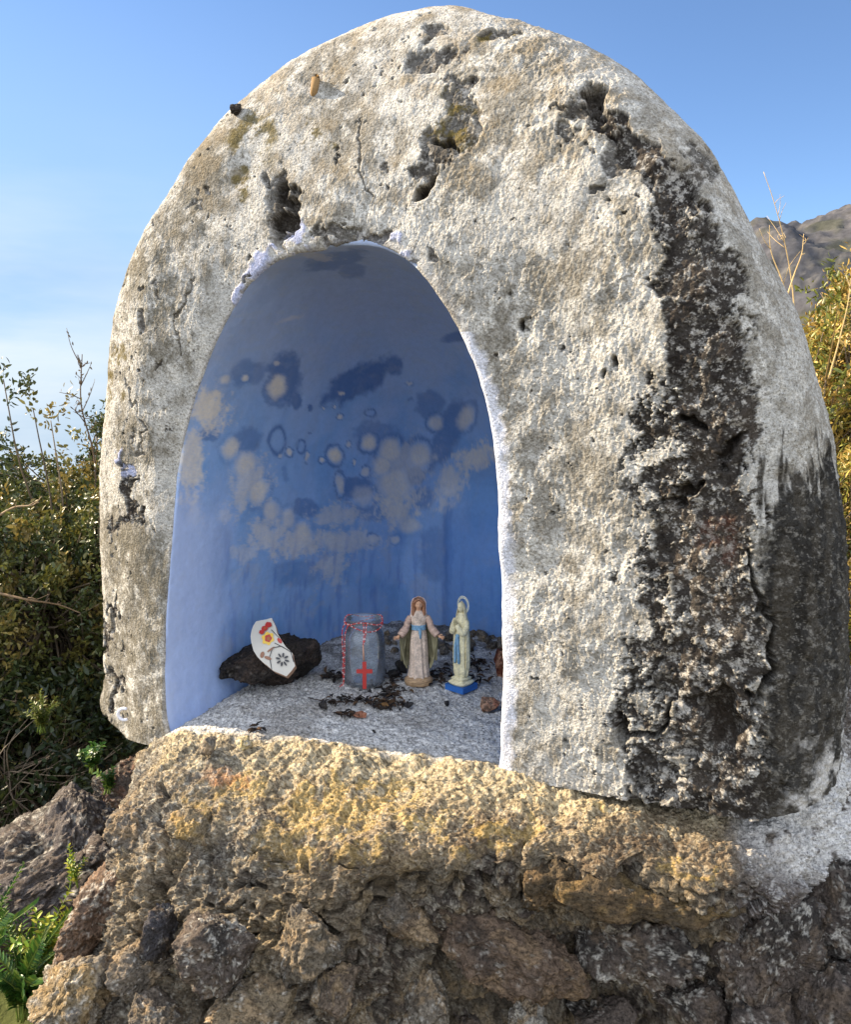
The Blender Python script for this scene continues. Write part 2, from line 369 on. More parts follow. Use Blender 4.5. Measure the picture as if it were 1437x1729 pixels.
# exposed lava where the stucco has come away
band = poly([(1000,185),(1060,235),(1120,300),(1150,390),(1185,480),(1205,570),(1200,660),(1215,750),(1205,850),(1190,940),(1215,1040),(1190,1130),(1215,1230),(1215,1330),(1170,1390)],
            [16, 26, 38, 52, 66, 72, 78, 66, 74, 84, 66, 72, 78, 84, 90], .35)
holes = mxm(ell(490, 362, 17, 46, 5), ell(484, 320, 14, 26), ell(990, 165, 17, 20), ell(705, 308, 15, 18), ell(752, 240, 10, 14), ell(1060, 1238, 15, 34, 10),
            ell(1104, 1225, 8, 40, 35), ell(1042, 592, 8, 12), ell(1025, 628, 7, 9), ell(1160, 828, 26, 12), ell(1215, 1200, 34, 40), ell(1285, 1110, 9, 90), ell(1290, 1010, 6, 70),
            ell(882, 540, 10, 14), ell(1165, 700, 16, 12), ell(1240, 760, 22, 14), ell(428, 470, 8, 9))
worn = mxm(ell(478, 330, 30, 52), poly([(778,160),(765,225),(735,255),(702,300)], [22, 34, 28, 14]), ell(735, 88, 56, 26, -12), ell(985, 175, 28, 32), ell(970, 235, 16, 20),
           ell(590, 397, 56, 12), ell(700, 440, 16, 18), ell(850, 55, 40, 14), ell(1040, 255, 34, 34), ell(1100, 1330, 52, 26), ell(1130, 1150, 40, 50), ell(1140, 1260, 44, 30),
           ell(232, 545, 12, 20), ell(262, 492, 8, 10), ell(326, 335, 7, 12), ell(255, 600, 6, 8), ell(1180, 300, 20, 50), ell(1000, 310, 8, 12), ell(1190, 1350, 60, 50))
flakes = mxm(poly([(205,770),(212,850),(200,900)], [7, 10, 7]), poly([(186,1020),(182,1100),(186,1200)], [8, 11, 9]), poly([(228,800),(222,880)], [5, 6]))
moss = mxm(ell(425, 235, 34, 56), ell(405, 320, 14, 30), ell(850, 62, 46, 14), ell(760, 205, 26, 44), ell(520, 225, 24, 26), ell(180, 620, 12, 60)) * front
mott = fbm(LN, .022, 5, 9, .78)
mott2 = fbm(LN, .05, 5, 12, .7)
mottled_zone = poly([(1130,700),(1150,900),(1160,1050),(1140,1200),(1120,1330)], [60, 90, 110, 120, 90], .6, PX, PY)
lava = np.clip(sstep(0, .12, band) * sstep(.34, .66, band + .75 * mott + .35 * mott2) * (tt < 1.5) * (tt > .2), 0, 1)
lava = np.maximum(lava, sstep(.38, .62, mottled_zone * .55 + .5 * mott + .35 * mott2) * sstep(.05, .2, mottled_zone) * (tt < 1.4) * (tt > .2))
worn_m = sstep(.30, .85, worn + .4 * mott) * front
lava = np.maximum(lava, sstep(.4, .65, flakes + .5 * mott) * sstep(.05, .2, flakes) * (tt < 1.2) * (tt > .2))
chips = sstep(.72, .80, mott2 * .7 + fbm(LN, .012, 3, 15) * .6) * front * sstep(.02, .12, tt) * (tt < 1.05)
lava = np.maximum(lava, chips * .8)
holes = np.clip(holes + .25 * mott * holes, 0, 1) * (tt >= 0.0) * (tt < 1.6)
ext = sstep(1.02, 1.3, tt)                                   # dome flank
zl = base[..., 2]
# wet dark foot of the flank, its upper edge dripping
drip = noise(np.stack([base[..., 0] * 3, base[..., 1] * 3, base[..., 2] * .35], -1), .05, 21) * .035 + noise(np.stack([base[..., 0] * 4, base[..., 1] * 4, base[..., 2] * .3], -1), .02, 22) * .02
foot = sstep(.012, -.012, zl - (.455 + drip - .05 * sstep(1.15, .95, tt))) * sstep(.93, 1.0, tt + .05 * mott)
splash = sstep(.10, .02, zl + .06 * mott2 - .13 * sstep(1.12, 1.5, tt)) * sstep(1.02, 1.12, tt)
white = mxm(ell(445, 452, 30, 20, -25), ell(412, 492, 14, 22, 20), ell(513, 395, 14, 26, -10), ell(500, 420, 30, 8, -15), ell(655, 410, 18, 8, 20), ell(196, 762, 9, 16), ell(205, 800, 8, 20, 10), ell(690, 430, 14, 10)) * (tt >= 0) * (tt < 1.1)
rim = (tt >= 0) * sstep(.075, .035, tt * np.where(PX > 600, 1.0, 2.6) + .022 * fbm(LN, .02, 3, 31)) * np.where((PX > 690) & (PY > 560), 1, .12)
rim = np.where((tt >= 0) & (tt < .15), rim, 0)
# ---- displacement
sm = sstep(NL - 25, NL + 6, row)[None]                       # 0 on smooth lining, 1 on stucco
und = fbm(LN, .16, 2, 41) * .0045 * (1 - .5 * sstep(.7, 1.1, tt)) + fbm(LN, .06, 3, 42) * .0019
stretch = np.stack([base[..., 0], base[..., 1], base[..., 2] * .45], -1).astype(np.float32)
f1, f2 = worley(stretch, .011, 5)
g1, g2 = worley(stretch, .0062, 6)
rc_amt = (.42 + .68 * sstep(640, 860, PX)) * (.45 + .75 * sstep(-.35, .3, fbm(LN, .13, 3, 48))) * (1 - .35 * ext) * sstep(0, .12, tt) * (tt >= 0)
lump = (.55 - np.clip(f1, 0, 1)) * .0016 + (.5 - np.clip(g1, 0, 1)) * .0013
verm = np.clip(1 - np.abs(noise(stretch, .0085, 46)) * 2.2, 0, 1) ** 2 * .6 + np.clip(1 - np.abs(noise(stretch, .0055, 47)) * 2.2, 0, 1) ** 2 * .4
lump = lump * .55 + fbm(stretch, .012, 4, 44, .7) * .0010 + verm * .0014
rockd = fbm(LN, .035, 5, 51, .6) * .0075 - .005
disp = und * np.where(tt < 0, .25, 1.0) + lump * rc_amt + lava * (rockd - .001) * .75 + foot * fbm(LN, .022, 4, 53, .65) * .0035 + worn_m * (rockd * .6 - .001) - holes * .019 * sstep(0, .02, tt + .001) + white * .002
disp += np.where(tt < 0, fbm(LN, .03, 3, 61) * .0006, 0)
crk = mxm(poly([(610,200),(602,260),(622,330)], [1.8]*3, .5, PX + fx * .8, PY), poly([(215,640),(240,720),(232,770)], [2]*3, .5, PX + fx * .8, PY), poly([(330,470),(300,540),(305,600)], [1.8]*3, .5, PX + fx * .8, PY)) * front
disp -= crk * .003
# loose stucco lip round the exposed rock
disp += .0022 * np.exp(-((lava - .35) / .18) ** 2) * front
VX = base + Nrm * disp[..., None].astype(np.float32)
# ---- colours
LN0 = LN; LN = VX.astype(np.float32)
n_f = fbm(LN, .006, 3, 71, .7); n_m = fbm(LN, .03, 4, 72); n_l = fbm(LN, .14, 3, 73)
C_ = np.empty(LN.shape, np.float32); C_[:] = srgb(173, 171, 165)
C_ = cmix(C_, srgb(142, 138, 129), sstep(-.15, .5, n_m + .6 * n_l))
C_ = cmix(C_, srgb(190, 187, 179), sstep(.05, .45, -n_m + .3 * n_f))
C_ = cmix(C_, srgb(96, 90, 78), sstep(.08, .44, n_f + n_l * .35 - .05) * .62)
leftg = sstep(520, 200, PX) * (tt > 0)
C_ = cmix(C_, srgb(98, 93, 80), leftg * sstep(-.2, .45, fbm(LN, .016, 5, 75, .75) + .35 * n_l) * .7)
C_ = cmix(C_, srgb(108, 96, 78), ext * (1 - foot) * sstep(-.05, .3, fbm(LN, .0065, 3, 76, .9)) * .7)
C_ = cmix(C_, srgb(196, 190, 178), ext * (1 - foot) * .25)
ltop = sstep(.62, .95, zl) * (tt > 0) * sstep(0., .5, fbm(LN, .05, 4, 78))
C_ = cmix(C_, srgb(128, 112, 84), ltop * .4)
Lc = np.empty(LN.shape, np.float32); Lc[:] = srgb(58, 54, 50)
Lc = cmix(Lc, srgb(44, 40, 37), sstep(0, .4, n_m)); Lc = cmix(Lc, srgb(74, 67, 60), sstep(.15, .5, fbm(LN, .05, 3, 79)) * .6)
Lc = cmix(Lc, srgb(188, 184, 176), sstep(.10, .5, fbm(LN, .014, 5, 80, .85) + .2 * n_l) * .62)
Lc = cmix(Lc, srgb(84, 54, 42), ell(1215, 910, 44, 46) * sstep(-.2, .3, n_m) * .5)
C_ = cmix(C_, Lc, worn_m * .82); C_ = cmix(C_, Lc, lava)
C_ = cmix(C_, srgb(40, 34, 28), holes * .8); C_ = cmix(C_, srgb(70, 62, 52), crk * .7)
C_ = cmix(C_, srgb(96, 84, 40), np.clip(moss, 0, 1) * sstep(-.35, .25, n_m + .4 * n_f) * .8)
Fc = np.empty(LN.shape, np.float32); Fc[:] = srgb(52, 48, 42); Fc = cmix(Fc, srgb(30, 28, 26), sstep(-.2, .4, noise(np.stack([LN[..., 0], LN[..., 1], LN[..., 2] * .3], -1), .02, 83)))
Fc = cmix(Fc, srgb(140, 136, 128), sstep(.15, .6, fbm(LN, .010, 4, 84, .85)) * .5)
C_ = cmix(C_, Fc, foot * (.95 - .5 * lava * sstep(1.1, .95, tt)))
C_ = cmix(C_, srgb(196, 193, 188), splash * sstep(-.35, .2, n_m) * .9)
C_ = cmix(C_, srgb(164, 170, 196), np.clip(white, 0, 1) * sstep(-.5, 0, n_m))
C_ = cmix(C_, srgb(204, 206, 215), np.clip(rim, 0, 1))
# ---- lining colours: old blue limewash, bloom of beige damp patches, darker damp rings
LN = LN0; k0 = slice(0, NL + 2)
lp = LN[:, k0]; lx = PX[:, k0] + fbm(lp, .03, 3, 91) * 2.6; ly = PY[:, k0] + fbm(lp, .03, 3, 92) * 2.6
B_ = np.empty(lp.shape, np.float32); B_[:] = srgb(132, 169, 219)
B_ = cmix(B_, srgb(106, 154, 210), sstep(-.2, .5, fbm(lp, .12, 4, 93)) * .7)
B_ = cmix(B_, srgb(158, 173, 205), sstep(800, 520, ly + 60 * fbm(lp, .08, 3, 94)) * .75)      # greyer towards the vault
B_ = cmix(B_, srgb(150, 176, 226), sstep(440, 300, lx - .12 * (ly - 1000) + 40 * fbm(lp, .07, 3, 95)) * sstep(700, 900, ly) * .8)  # sky light on the left wall put into the paint as paler blue
lf = fbm(lp, .012, 4, 96, .65); lg = fbm(lp, .03, 4, 99, .6); lgr = fbm(lp, .004, 3, 90, .7)
def nd(cx, cy, rx, ry, ang=0):
    X_, Y_ = 280 + cx / 2.478, 560 + cy / 2.478; c, s_ = cos(R(ang)), sin(R(ang)); dx, dy = (lx - X_) * 2.478, (ly - Y_) * 2.478
    return np.sqrt(((dx * c + dy * s_) / rx) ** 2 + ((-dx * s_ + dy * c) / ry) ** 2)
dark = np.zeros(lx.shape, np.float32)
for cx, cy, rx, ry, an, w in ((490,200,80,130,15,.9),(810,205,180,66,-30,1),(950,140,42,50,0,.9),(545,290,20,36,0,.9),(600,320,12,16,0,.9),(606,425,9,7,0,.8),(340,170,80,66,0,.6),(180,430,42,34,0,.7),(340,455,62,60,10,.6),(1110,300,66,66,0,.6),(1180,420,60,170,22,.75),
      (1045,605,42,40,0,.9),(590,740,70,42,0,.7),(800,650,70,50,0,.8),(880,430,110,60,0,.55),(1075,700,50,60,30,.6),(860,760,110,36,0,.5),(1210,25,60,22,-15,.8),(700,-300,150,40,-12,.6),(780,-255,60,40,0,.5),(1130,930,80,120,0,.5),(1180,900,22,240,0,.4),(500,590,12,40,0,.4),(1020,285,16,9,0,.6),(230,950,50,160,0,.35),(560,1010,140,60,0,.4)):
    dark = np.maximum(dark, (1 - sstep(.72, 1.12, nd(cx, cy, rx, ry, an) + .22 * lg + .08 * lf)) * w)
for cx, cy, rx, ry in ((465,455,34,54),(858,338,20,16),(565,480,20,30)):
    dark = np.maximum(dark, np.exp(-((nd(cx, cy, rx, ry) - 1) / .22) ** 2) * .95)
lt = np.zeros(lx.shape, np.float32); ring = np.zeros(lx.shape, np.float32)
for cx, cy, rx, ry, an, w, rg_ in ((465,230,40,58,15,1,.8),(330,195,14,18,0,.8,.9),(245,200,27,22,0,.7,.2),(705,520,28,36,0,.95,1),(650,540,12,14,0,.8,1),(848,465,36,36,0,.8,1),(515,508,13,18,0,.8,1),(477,518,9,11,0,.6,.6),(588,525,7,20,0,.7,.8),(728,640,20,42,0,.65,1),(835,585,16,19,0,.6,1),(940,500,52,58,0,.75,.9),
      (905,560,46,44,20,.75,.3),(1060,520,52,60,0,.7,.9),(960,640,82,86,0,.7,.3),(1130,380,34,32,0,.6,1),(1255,360,34,56,25,.65,.6),(1020,215,14,8,0,.6,.5),(736,255,12,10,0,.8,1),(730,355,10,10,0,.8,1),(702,320,6,6,0,.8,1),(660,320,5,6,0,.8,1),(765,470,9,12,0,.6,.7),(785,545,6,9,0,.7,1),(438,755,34,48,0,.7,.3),(512,780,28,46,0,.6,.3),
      (570,850,48,56,0,.75,.2),(700,880,58,50,0,.6,.2),(865,870,20,22,0,.6,.8),(960,870,24,18,0,.6,.4),(1020,810,52,36,0,.6,.1),(825,690,52,46,0,.45,.7),(270,490,36,50,20,.8,.3),(330,560,50,62,30,.8,.1),(385,670,44,60,20,.85,.4),(465,130,14,12,0,.6,.6)):
    d_ = nd(cx, cy, rx, ry, an) + .06 * lf + .07 * lg + .12 * lgr
    lt = np.maximum(lt, (1 - sstep(.45, 1.22, d_)) * w); ring = np.maximum(ring, np.exp(-((d_ - 1.30) / .20) ** 2) * rg_)
for cx, cy, rx, ry, an, w in ((185,320,86,90,0,.95),(110,560,56,190,0,.8),(60,470,40,120,0,.5),(1285,530,130,58,-25,.75),(1190,640,60,120,20,.6),(960,730,120,80,0,.75),(690,980,76,100,0,.5),(330,930,70,50,-20,.4),(420,850,110,80,-20,.6),(350,640,90,130,25,.6),(1000,560,120,120,0,.45),(250,770,44,30,0,.4),(720,770,120,54,0,.5),(560,890,170,70,0,.65),(760,880,150,60,0,.55),(120,760,40,90,0,.4),(620,-318,90,14,5,.4),(520,-50,50,10,-15,.35)):
    d_ = nd(cx, cy, rx, ry, an) + .5 * lg + .35 * lf + .25 * lgr
    lt = np.maximum(lt, (1 - sstep(.35, 1.2, d_)) * w)
dark = np.maximum(dark, ring * .85) * (1 - lt)
B_ = cmix(B_, srgb(70, 106, 162), np.clip(dark, 0, 1) * .85)
B_ = cmix(B_, srgb(228, 216, 194), np.clip(lt * (1 + .25 * lgr), 0, 1) * .85)
strk = fbm(np.stack([lp[..., 0] * 2, lp[..., 1] * 2, lp[..., 2] * .22], -1), .03, 4, 89)
B_ = cmix(B_, srgb(78, 116, 190), sstep(.1, .6, strk) * sstep(860, 980, ly) * .4)
B_ = cmix(B_, srgb(160, 172, 190), sstep(.15, .5, fbm(np.stack([lp[..., 0], lp[..., 1], lp[..., 2] * 2.6], -1), .05, 5, 88, .6)) * sstep(700, 520, ly) * .35)
B_ = cmix(B_, srgb(168, 172, 186), sstep(.25, .6, fbm(lp, .05, 5, 97, .6)) * sstep(840, 960, ly) * .3)
B_ = cmix(B_, srgb(150, 158, 178), sstep(.1, .5, fbm(np.stack([lp[..., 0], lp[..., 1], lp[..., 2] * .4], -1), .03, 4, 98)) * .12)
rl = row[k0][None]
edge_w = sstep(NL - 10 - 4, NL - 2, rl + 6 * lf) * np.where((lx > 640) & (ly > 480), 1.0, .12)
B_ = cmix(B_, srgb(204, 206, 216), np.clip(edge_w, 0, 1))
jamb = sstep(NL - 60, NL - 30, rl) * sstep(420, 330, lx) * sstep(800, 900, ly)  # left reveal, its skylit paleness put into the colour
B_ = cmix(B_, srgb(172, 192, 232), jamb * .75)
B_ = cmix(B_, srgb(88, 142, 212), sstep(750, 757, lx) * sstep(830, 900, ly) * .5); B_ = cmix(B_, srgb(70, 110, 172), np.exp(-((lx - 752) / 5.0) ** 2) * sstep(840, 900, ly) * .5)  # wall corner put into the colour: lighter lit facet, shaded crease line
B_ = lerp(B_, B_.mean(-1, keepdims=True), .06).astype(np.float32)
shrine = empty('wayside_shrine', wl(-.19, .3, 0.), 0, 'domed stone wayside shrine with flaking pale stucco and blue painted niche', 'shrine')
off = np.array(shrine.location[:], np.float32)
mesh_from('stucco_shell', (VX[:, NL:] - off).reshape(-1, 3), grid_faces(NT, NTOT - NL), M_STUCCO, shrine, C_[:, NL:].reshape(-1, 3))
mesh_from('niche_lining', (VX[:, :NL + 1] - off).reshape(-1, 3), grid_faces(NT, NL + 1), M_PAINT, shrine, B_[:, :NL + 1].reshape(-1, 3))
del LN0, VX, C_, B_, Lc, Fc, base, Nrm, LN, prof, PX, PY, QX, QY

# ------------------------------------------------------------------ plinth of rubble with mortared sill
PS = [  # A under the niche, B sill, C slope, D break, E low, F foot
 ((-.45,.75,0),(-.62,.55,-.06),(-.66,.5,-.09),(-.70,.48,-.14),(-.76,.5,-.5),(-.9,.5,-.9)),
 ((-.47,.72,0),(-.60,.2,-.06),(-.64,.18,-.09),(-.67,.17,-.14),(-.75,.16,-.45),(-.85,.15,-.9)),
 ((-.5,.70,0),(-.60,.0,-.055),(-.60,-.06,-.08),(-.58,-.11,-.13),(-.58,-.25,-.32),(-.58,-.42,-.8)),
 ((-.5,.70,0),(-.53,-.06,-.012),(-.5,-.13,-.045),(-.47,-.205,-.10),(-.455,-.37,-.3),(-.44,-.50,-.8)),
 ((-.40,.75,0),(-.40,-.055,-.004),(-.34,-.13,-.035),(-.30,-.205,-.08),(-.29,-.335,-.3),(-.28,-.45,-.8)),
 ((-.2,.78,0),(-.2,-.035,-.003),(-.16,-.11,-.03),(-.127,-.19,-.075),(-.12,-.25,-.3),(-.1,-.33,-.8)),
 ((0,.75,0),(0,-.02,-.004),(-.02,-.09,-.03),(-.03,-.165,-.075),(-.04,-.115,-.3),(0,-.28,-.8)),
 ((.15,.7,0),(.15,-.02,-.006),(.11,-.07,-.025),(.09,-.125,-.065),(.09,-.055,-.3),(.12,-.22,-.8)),
 ((.25,.6,0),(.28,-.0,-.012),(.25,-.06,-.035),(.23,-.10,-.062),(.23,-.02,-.3),(.25,-.18,-.8)),
 ((.25,.5,0),(.35,-.0,-.02),(.345,-.045,-.045),(.345,-.08,-.068),(.35,-.0,-.3),(.42,-.1,-.8)),
 ((.25,.45,0),(.40,.06,.0),(.42,.03,-.06),(.43,.02,-.12),(.49,-.01,-.35),(.6,-.05,-.8)),
 ((.28,.45,0),(.455,.2,.045),(.49,.2,-.06),(.53,.2,-.13),(.64,.15,-.36),(.8,.1,-.8)),
 ((.3,.45,0),(.46,.45,.05),(.55,.5,-.04),(.62,.5,-.1),(.8,.5,-.3),(1.0,.5,-.8)),
 ((.3,.6,0),(.46,.8,.0),(.55,.9,-.05),(.65,.95,-.1),(.8,1.0,-.3),(1,1.1,-.8))]
PS = np.array(PS, float)
par = np.concatenate([[0], np.cumsum(np.linalg.norm(np.diff(PS[:, 3], axis=0), axis=1) + .3 * np.linalg.norm(np.diff(PS[:, 1], axis=0), axis=1))])
NS = 1500
cols = [spline(PS[:, k], NS, par) for k in range(6)]
seg = [270, 85, 110, 230, 50]
segr = np.interp(np.arange(sum(seg)), np.concatenate([[0], np.cumsum(seg)]), [0, 300, 355, 425, 555, 615])     # row numbers the masks below use
rows = []
for k in range(5):
    t_ = np.linspace(0, 1, seg[k], endpoint=(k == 4))[None, :, None]
    rows.append(cols[k][:, None] * (1 - t_) + cols[k + 1][:, None] * t_)
pl = np.concatenate(rows, 1); pl = lerp(blur_rows(pl, 9.0), blur_rows(pl, 34.0), sstep(.06, -.12, pl[:, 465:466, 0:1]) * sstep(270, 340, np.arange(pl.shape[1]))[None, :, None]); pl = blur_rows(pl, 12.0, 0)
edge_n = fbm(np.stack([pl[:, 465, 0], pl[:, 465, 1], 0 * pl[:, 465, 0]], -1).astype(np.float32), .10, 4, 130, .6)[:, None] * np.exp(-((segr[None] - 420) / 45.0) ** 2)
pl[..., 1] += edge_n * .022; pl[..., 2] += edge_n * .012
NPR = pl.shape[1]
pb = wl(pl[..., 0], pl[..., 1], pl[..., 2]).astype(np.float32); pn = grid_normals(pb)
if pn[NS // 2, 20, 2] < 0: pn = -pn
qx, qy = pr(pb); r_ = segr[None] + 0 * qx
floor_ = sstep(292, 276, r_ + 6 * fbm(pb, .03, 3, 100))                                   # niche floor
steep = sstep(400, 440, r_ + 14 * fbm(pb, .08, 2, 101))         # rubble face
pst = np.stack([pb[..., 0] * .62, pb[..., 1] * .62, pb[..., 2] * 1.25], -1).astype(np.float32) + .012 * np.stack([noise(pb, .05, 301), noise(pb, .05, 302), noise(pb, .05, 303)], -1)
w1, w2_ = worley(pst, .075, 11); s1, s2 = worley(pb, .03, 12)
und = fbm(pb, .12, 3, 102) * .012 + fbm(pb, .035, 5, 103, .6) * .0065
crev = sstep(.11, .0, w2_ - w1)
dsp = lerp(und, fbm(pb, .02, 4, 104, .6) * .0035 + fbm(pb, .005, 2, 105) * .0012, floor_)
dsp = dsp + steep * (.006 * (.6 - np.clip(w1, 0, 1)) - .024 * crev - .012 + (.35 - np.abs(fbm(pb, .08, 6, 106, .64))) * .028) + (1 - floor_) * ((.5 - np.clip(s1, 0, 1)) * .003 + fbm(pb, .009, 4, 109, .75) * .0030)
h1, h2 = worley(pb + .006 * noise(pb, .012, 304)[..., None], .045, 13); pits = sstep(.15, .05, h1) * (1 - floor_) * sstep(.0, .3, fbm(pb, .15, 2, 107) + .2)
nx_, ny_ = qx + 26 * noise(pb, .04, 305) + 8 * noise(pb, .014, 306), qy + 20 * noise(pb, .04, 307) + 8 * noise(pb, .014, 308)
notch = mxm(poly([(893,1400),(886,1450),(880,1505)], [7,10,14], .5, nx_, ny_), poly([(520,1555),(610,1520),(700,1502),(800,1492),(880,1500)], [6,9,10,10,12], .5, nx_, ny_), poly([(255,1330),(290,1420),(270,1500),(300,1580)], [8,9,8,10], .5, nx_, ny_), poly([(430,1450),(470,1530),(440,1600)], [6,8,7], .5, nx_, ny_), poly([(640,1590),(660,1660),(640,1729)], [10,14,16], .5, nx_, ny_))
dsp = dsp - pits * .006 - notch * .014
dsp = dsp + sstep(.36, .42, pl[..., 0]) * (.3 - np.abs(fbm(pb, .05, 5, 108, .6))) * .022 + (1 - floor_) * (1 - steep) * (fbm(pb * np.array([.6, .6, 1.3], np.float32), .028, 5, 110, .68) * .0055 + (.45 - np.clip(worley(pb * np.array([.55, .55, 1.2], np.float32), .010, 17)[0], 0, 1)) * .0018)
pv = pb + pn * dsp[..., None]
pb = pv.astype(np.float32)
n_f = fbm(pb, .006, 3, 111, .7); n_m = fbm(pb, .03, 4, 112); n_l = fbm(pb, .11, 3, 113)
K = np.empty(pb.shape, np.float32); K[:] = srgb(124, 110, 90)                          # tan mortar and tuff
K = cmix(K, srgb(92, 80, 66), sstep(-.15, .3, n_l + .4 * n_m)); K = cmix(K, srgb(162, 146, 116), sstep(.05, .45, n_m - .3 * n_l + .2 * n_f))
K = cmix(K, srgb(174, 160, 130), sstep(350, 310, r_ + 20 * n_m) * .7)
K = cmix(K, srgb(84, 76, 66), pits * .7); K = cmix(K, srgb(62, 54, 45), sstep(.08, .42, n_f + .35 * n_m) * .7); K = cmix(K, srgb(176, 168, 148), sstep(.25, .5, -n_f - .2 * n_m + .15 * n_l) * .6)
lich0 = fbm(pb, .02, 5, 120, .8)
K = cmix(K, srgb(92, 78, 62), sstep(1370, 1470, qy + 70 * n_l + 30 * n_m) * sstep(420, 520, qx) * .55)
def E(cx, cy, rx, ry, ang=0, soft=.6): return ell(cx, cy, rx, ry, ang, soft, qx + 30 * n_l + 14 * n_m, qy + 30 * n_m)
yel = mxm(E(565, 1368, 90, 46), E(480, 1430, 60, 40), E(850, 1405, 60, 26), E(650, 1345, 60, 30), E(395, 1330, 56, 24), E(1020, 1362, 34, 14), E(1150, 1475, 70, 12), E(330, 1350, 40, 30), E(600, 1440, 70, 40) * .8, E(760, 1440, 60, 30) * .7, E(700, 1400, 60, 40) * .7)
K = cmix(K, srgb(168, 142, 80), sstep(.46, .64, yel * .75 + .45 * lich0 + .2 * n_m) * (yel > .05) * .42)
K = cmix(K, srgb(150, 100, 64), E(372, 1308, 22, 16) * .6)
lich = fbm(pb, .013, 5, 115, .85)
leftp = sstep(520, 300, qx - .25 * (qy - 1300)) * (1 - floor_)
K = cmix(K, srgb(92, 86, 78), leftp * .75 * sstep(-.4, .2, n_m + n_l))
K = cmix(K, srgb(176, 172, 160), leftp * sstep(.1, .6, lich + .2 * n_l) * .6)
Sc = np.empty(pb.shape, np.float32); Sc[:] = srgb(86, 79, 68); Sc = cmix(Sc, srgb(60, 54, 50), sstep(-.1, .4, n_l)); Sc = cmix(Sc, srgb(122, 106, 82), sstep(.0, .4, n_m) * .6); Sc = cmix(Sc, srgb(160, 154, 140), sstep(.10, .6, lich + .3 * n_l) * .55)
K = cmix(K, Sc, steep * (.9 - .45 * sstep(760, 480, qx))); K = cmix(K, srgb(36, 32, 29), steep * crev * .5)  # shade of the crevices deepened in the colour
whitez = sstep(.34, .22, pl[..., 1])
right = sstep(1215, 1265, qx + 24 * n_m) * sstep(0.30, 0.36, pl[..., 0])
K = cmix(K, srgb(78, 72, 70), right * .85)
K = cmix(K, srgb(204, 202, 198), right * sstep(1500, 1380, qy + 40 * n_l - .2 * (qx - 1250)) * sstep(-.5, .1, n_m + .3) * .9 * whitez)
K = cmix(K, srgb(190, 188, 184), right * sstep(.1, .6, lich + .2 * n_l) * .6)
G_ = np.empty(pb.shape, np.float32); G_[:] = srgb(196, 194, 190); G_ = cmix(G_, srgb(150, 147, 142), sstep(.1, .5, n_f + .3 * n_m) * .8); G_ = cmix(G_, srgb(92, 89, 86), sstep(.40, .6, fbm(pb, .007, 3, 117)) * .6); G_ = cmix(G_, srgb(128, 122, 114), sstep(.1, .5, n_l) * .5)
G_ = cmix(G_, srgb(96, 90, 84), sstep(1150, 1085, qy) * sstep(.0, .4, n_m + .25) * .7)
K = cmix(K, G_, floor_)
plinth = empty('rubble_plinth', wl(0, -.1, -.75), 0, 'lichen covered plinth of mortared lava rubble under the shrine', 'plinth')
poff = np.array(plinth.location[:])
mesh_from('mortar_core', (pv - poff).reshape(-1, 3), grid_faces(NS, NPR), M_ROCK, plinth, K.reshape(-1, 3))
del pv, K, Sc, G_, pb, pn

# ------------------------------------------------------------------ stones
def rock_mesh(size, seed, sub=6, box=.5, rough=1.0, tint=(86, 78, 70), alt=(58, 53, 50), brown=(112, 86, 64), lichen=.5, lich_col=(186, 182, 172), yellow=0.0, rot=None):
    V, f = ico(sub); V = V.copy()
    m = np.abs(V).max(1, keepdims=True); V = V / (m ** box)                      # towards a block
    gk = np.random.default_rng(int(seed * 100))                                   # a few broken flat faces
    for _ in range(11):
        nk = gk.normal(size=3); nk /= np.linalg.norm(nk); dk = V @ nk; V = V - nk * np.clip(dk - gk.uniform(.5, .78) * dk.max(), 0, None)[:, None] * .9
    sz = np.asarray(size, float); V = V * sz; smax = float(sz.mean()); sd_ = seed * 7.13
    Q = V + sd_
    nn = V / (sz ** 2); nn /= np.linalg.norm(nn, axis=1, keepdims=True)
    w1_, w2b = worley(Q, smax * .9, seed)
    d = fbm(Q, smax * 1.1, 2, seed) * smax * .14 + (.3 - np.abs(fbm(Q, smax * .7, 6, seed + 1, .62))) * smax * .22 * rough - sstep(.10, 0, w2b - w1_) * smax * .06 * rough
    c1, _ = worley(Q, max(.012, smax * .16), seed + 2)
    d += -sstep(.32, .12, c1) * min(.004, smax * .05) * rough + fbm(Q, .012, 4, seed + 4, .75) * min(.0048, smax * .09) * rough
    V = V + nn * d[:, None]
    Q = V + sd_
    nm = fbm(Q, .03, 4, seed + 5); nl = fbm(Q, .09, 3, seed + 6); nf = fbm(Q, .007, 3, seed + 7, .7); li = fbm(Q, .016, 5, seed + 8, .85)
    c = np.empty(V.shape, np.float32); c[:] = srgb(*tint); c = cmix(c, srgb(*alt), sstep(-.1, .4, nl + .3 * nm)); c = cmix(c, srgb(*brown), sstep(.05, .4, nm - .2 * nl) * .8)
    c = cmix(c, srgb(40, 37, 34), sstep(.3, .55, nf + .3 * nm) * .6)
    c = cmix(c, srgb(*lich_col), sstep(.42 - .42 * lichen, .85 - .4 * lichen, li + .15 * nf + .3 * nl) * .62 * min(1, lichen * 2))
    if yellow: c = cmix(c, srgb(166, 136, 72), sstep(.0, .4, nl + nm + .25) * yellow * sstep(-.2, .5, nn[:, 2]))
    if rot is not None: V = V @ np.array(mathutils.Euler(rot).to_matrix()).T
    return V, f, c
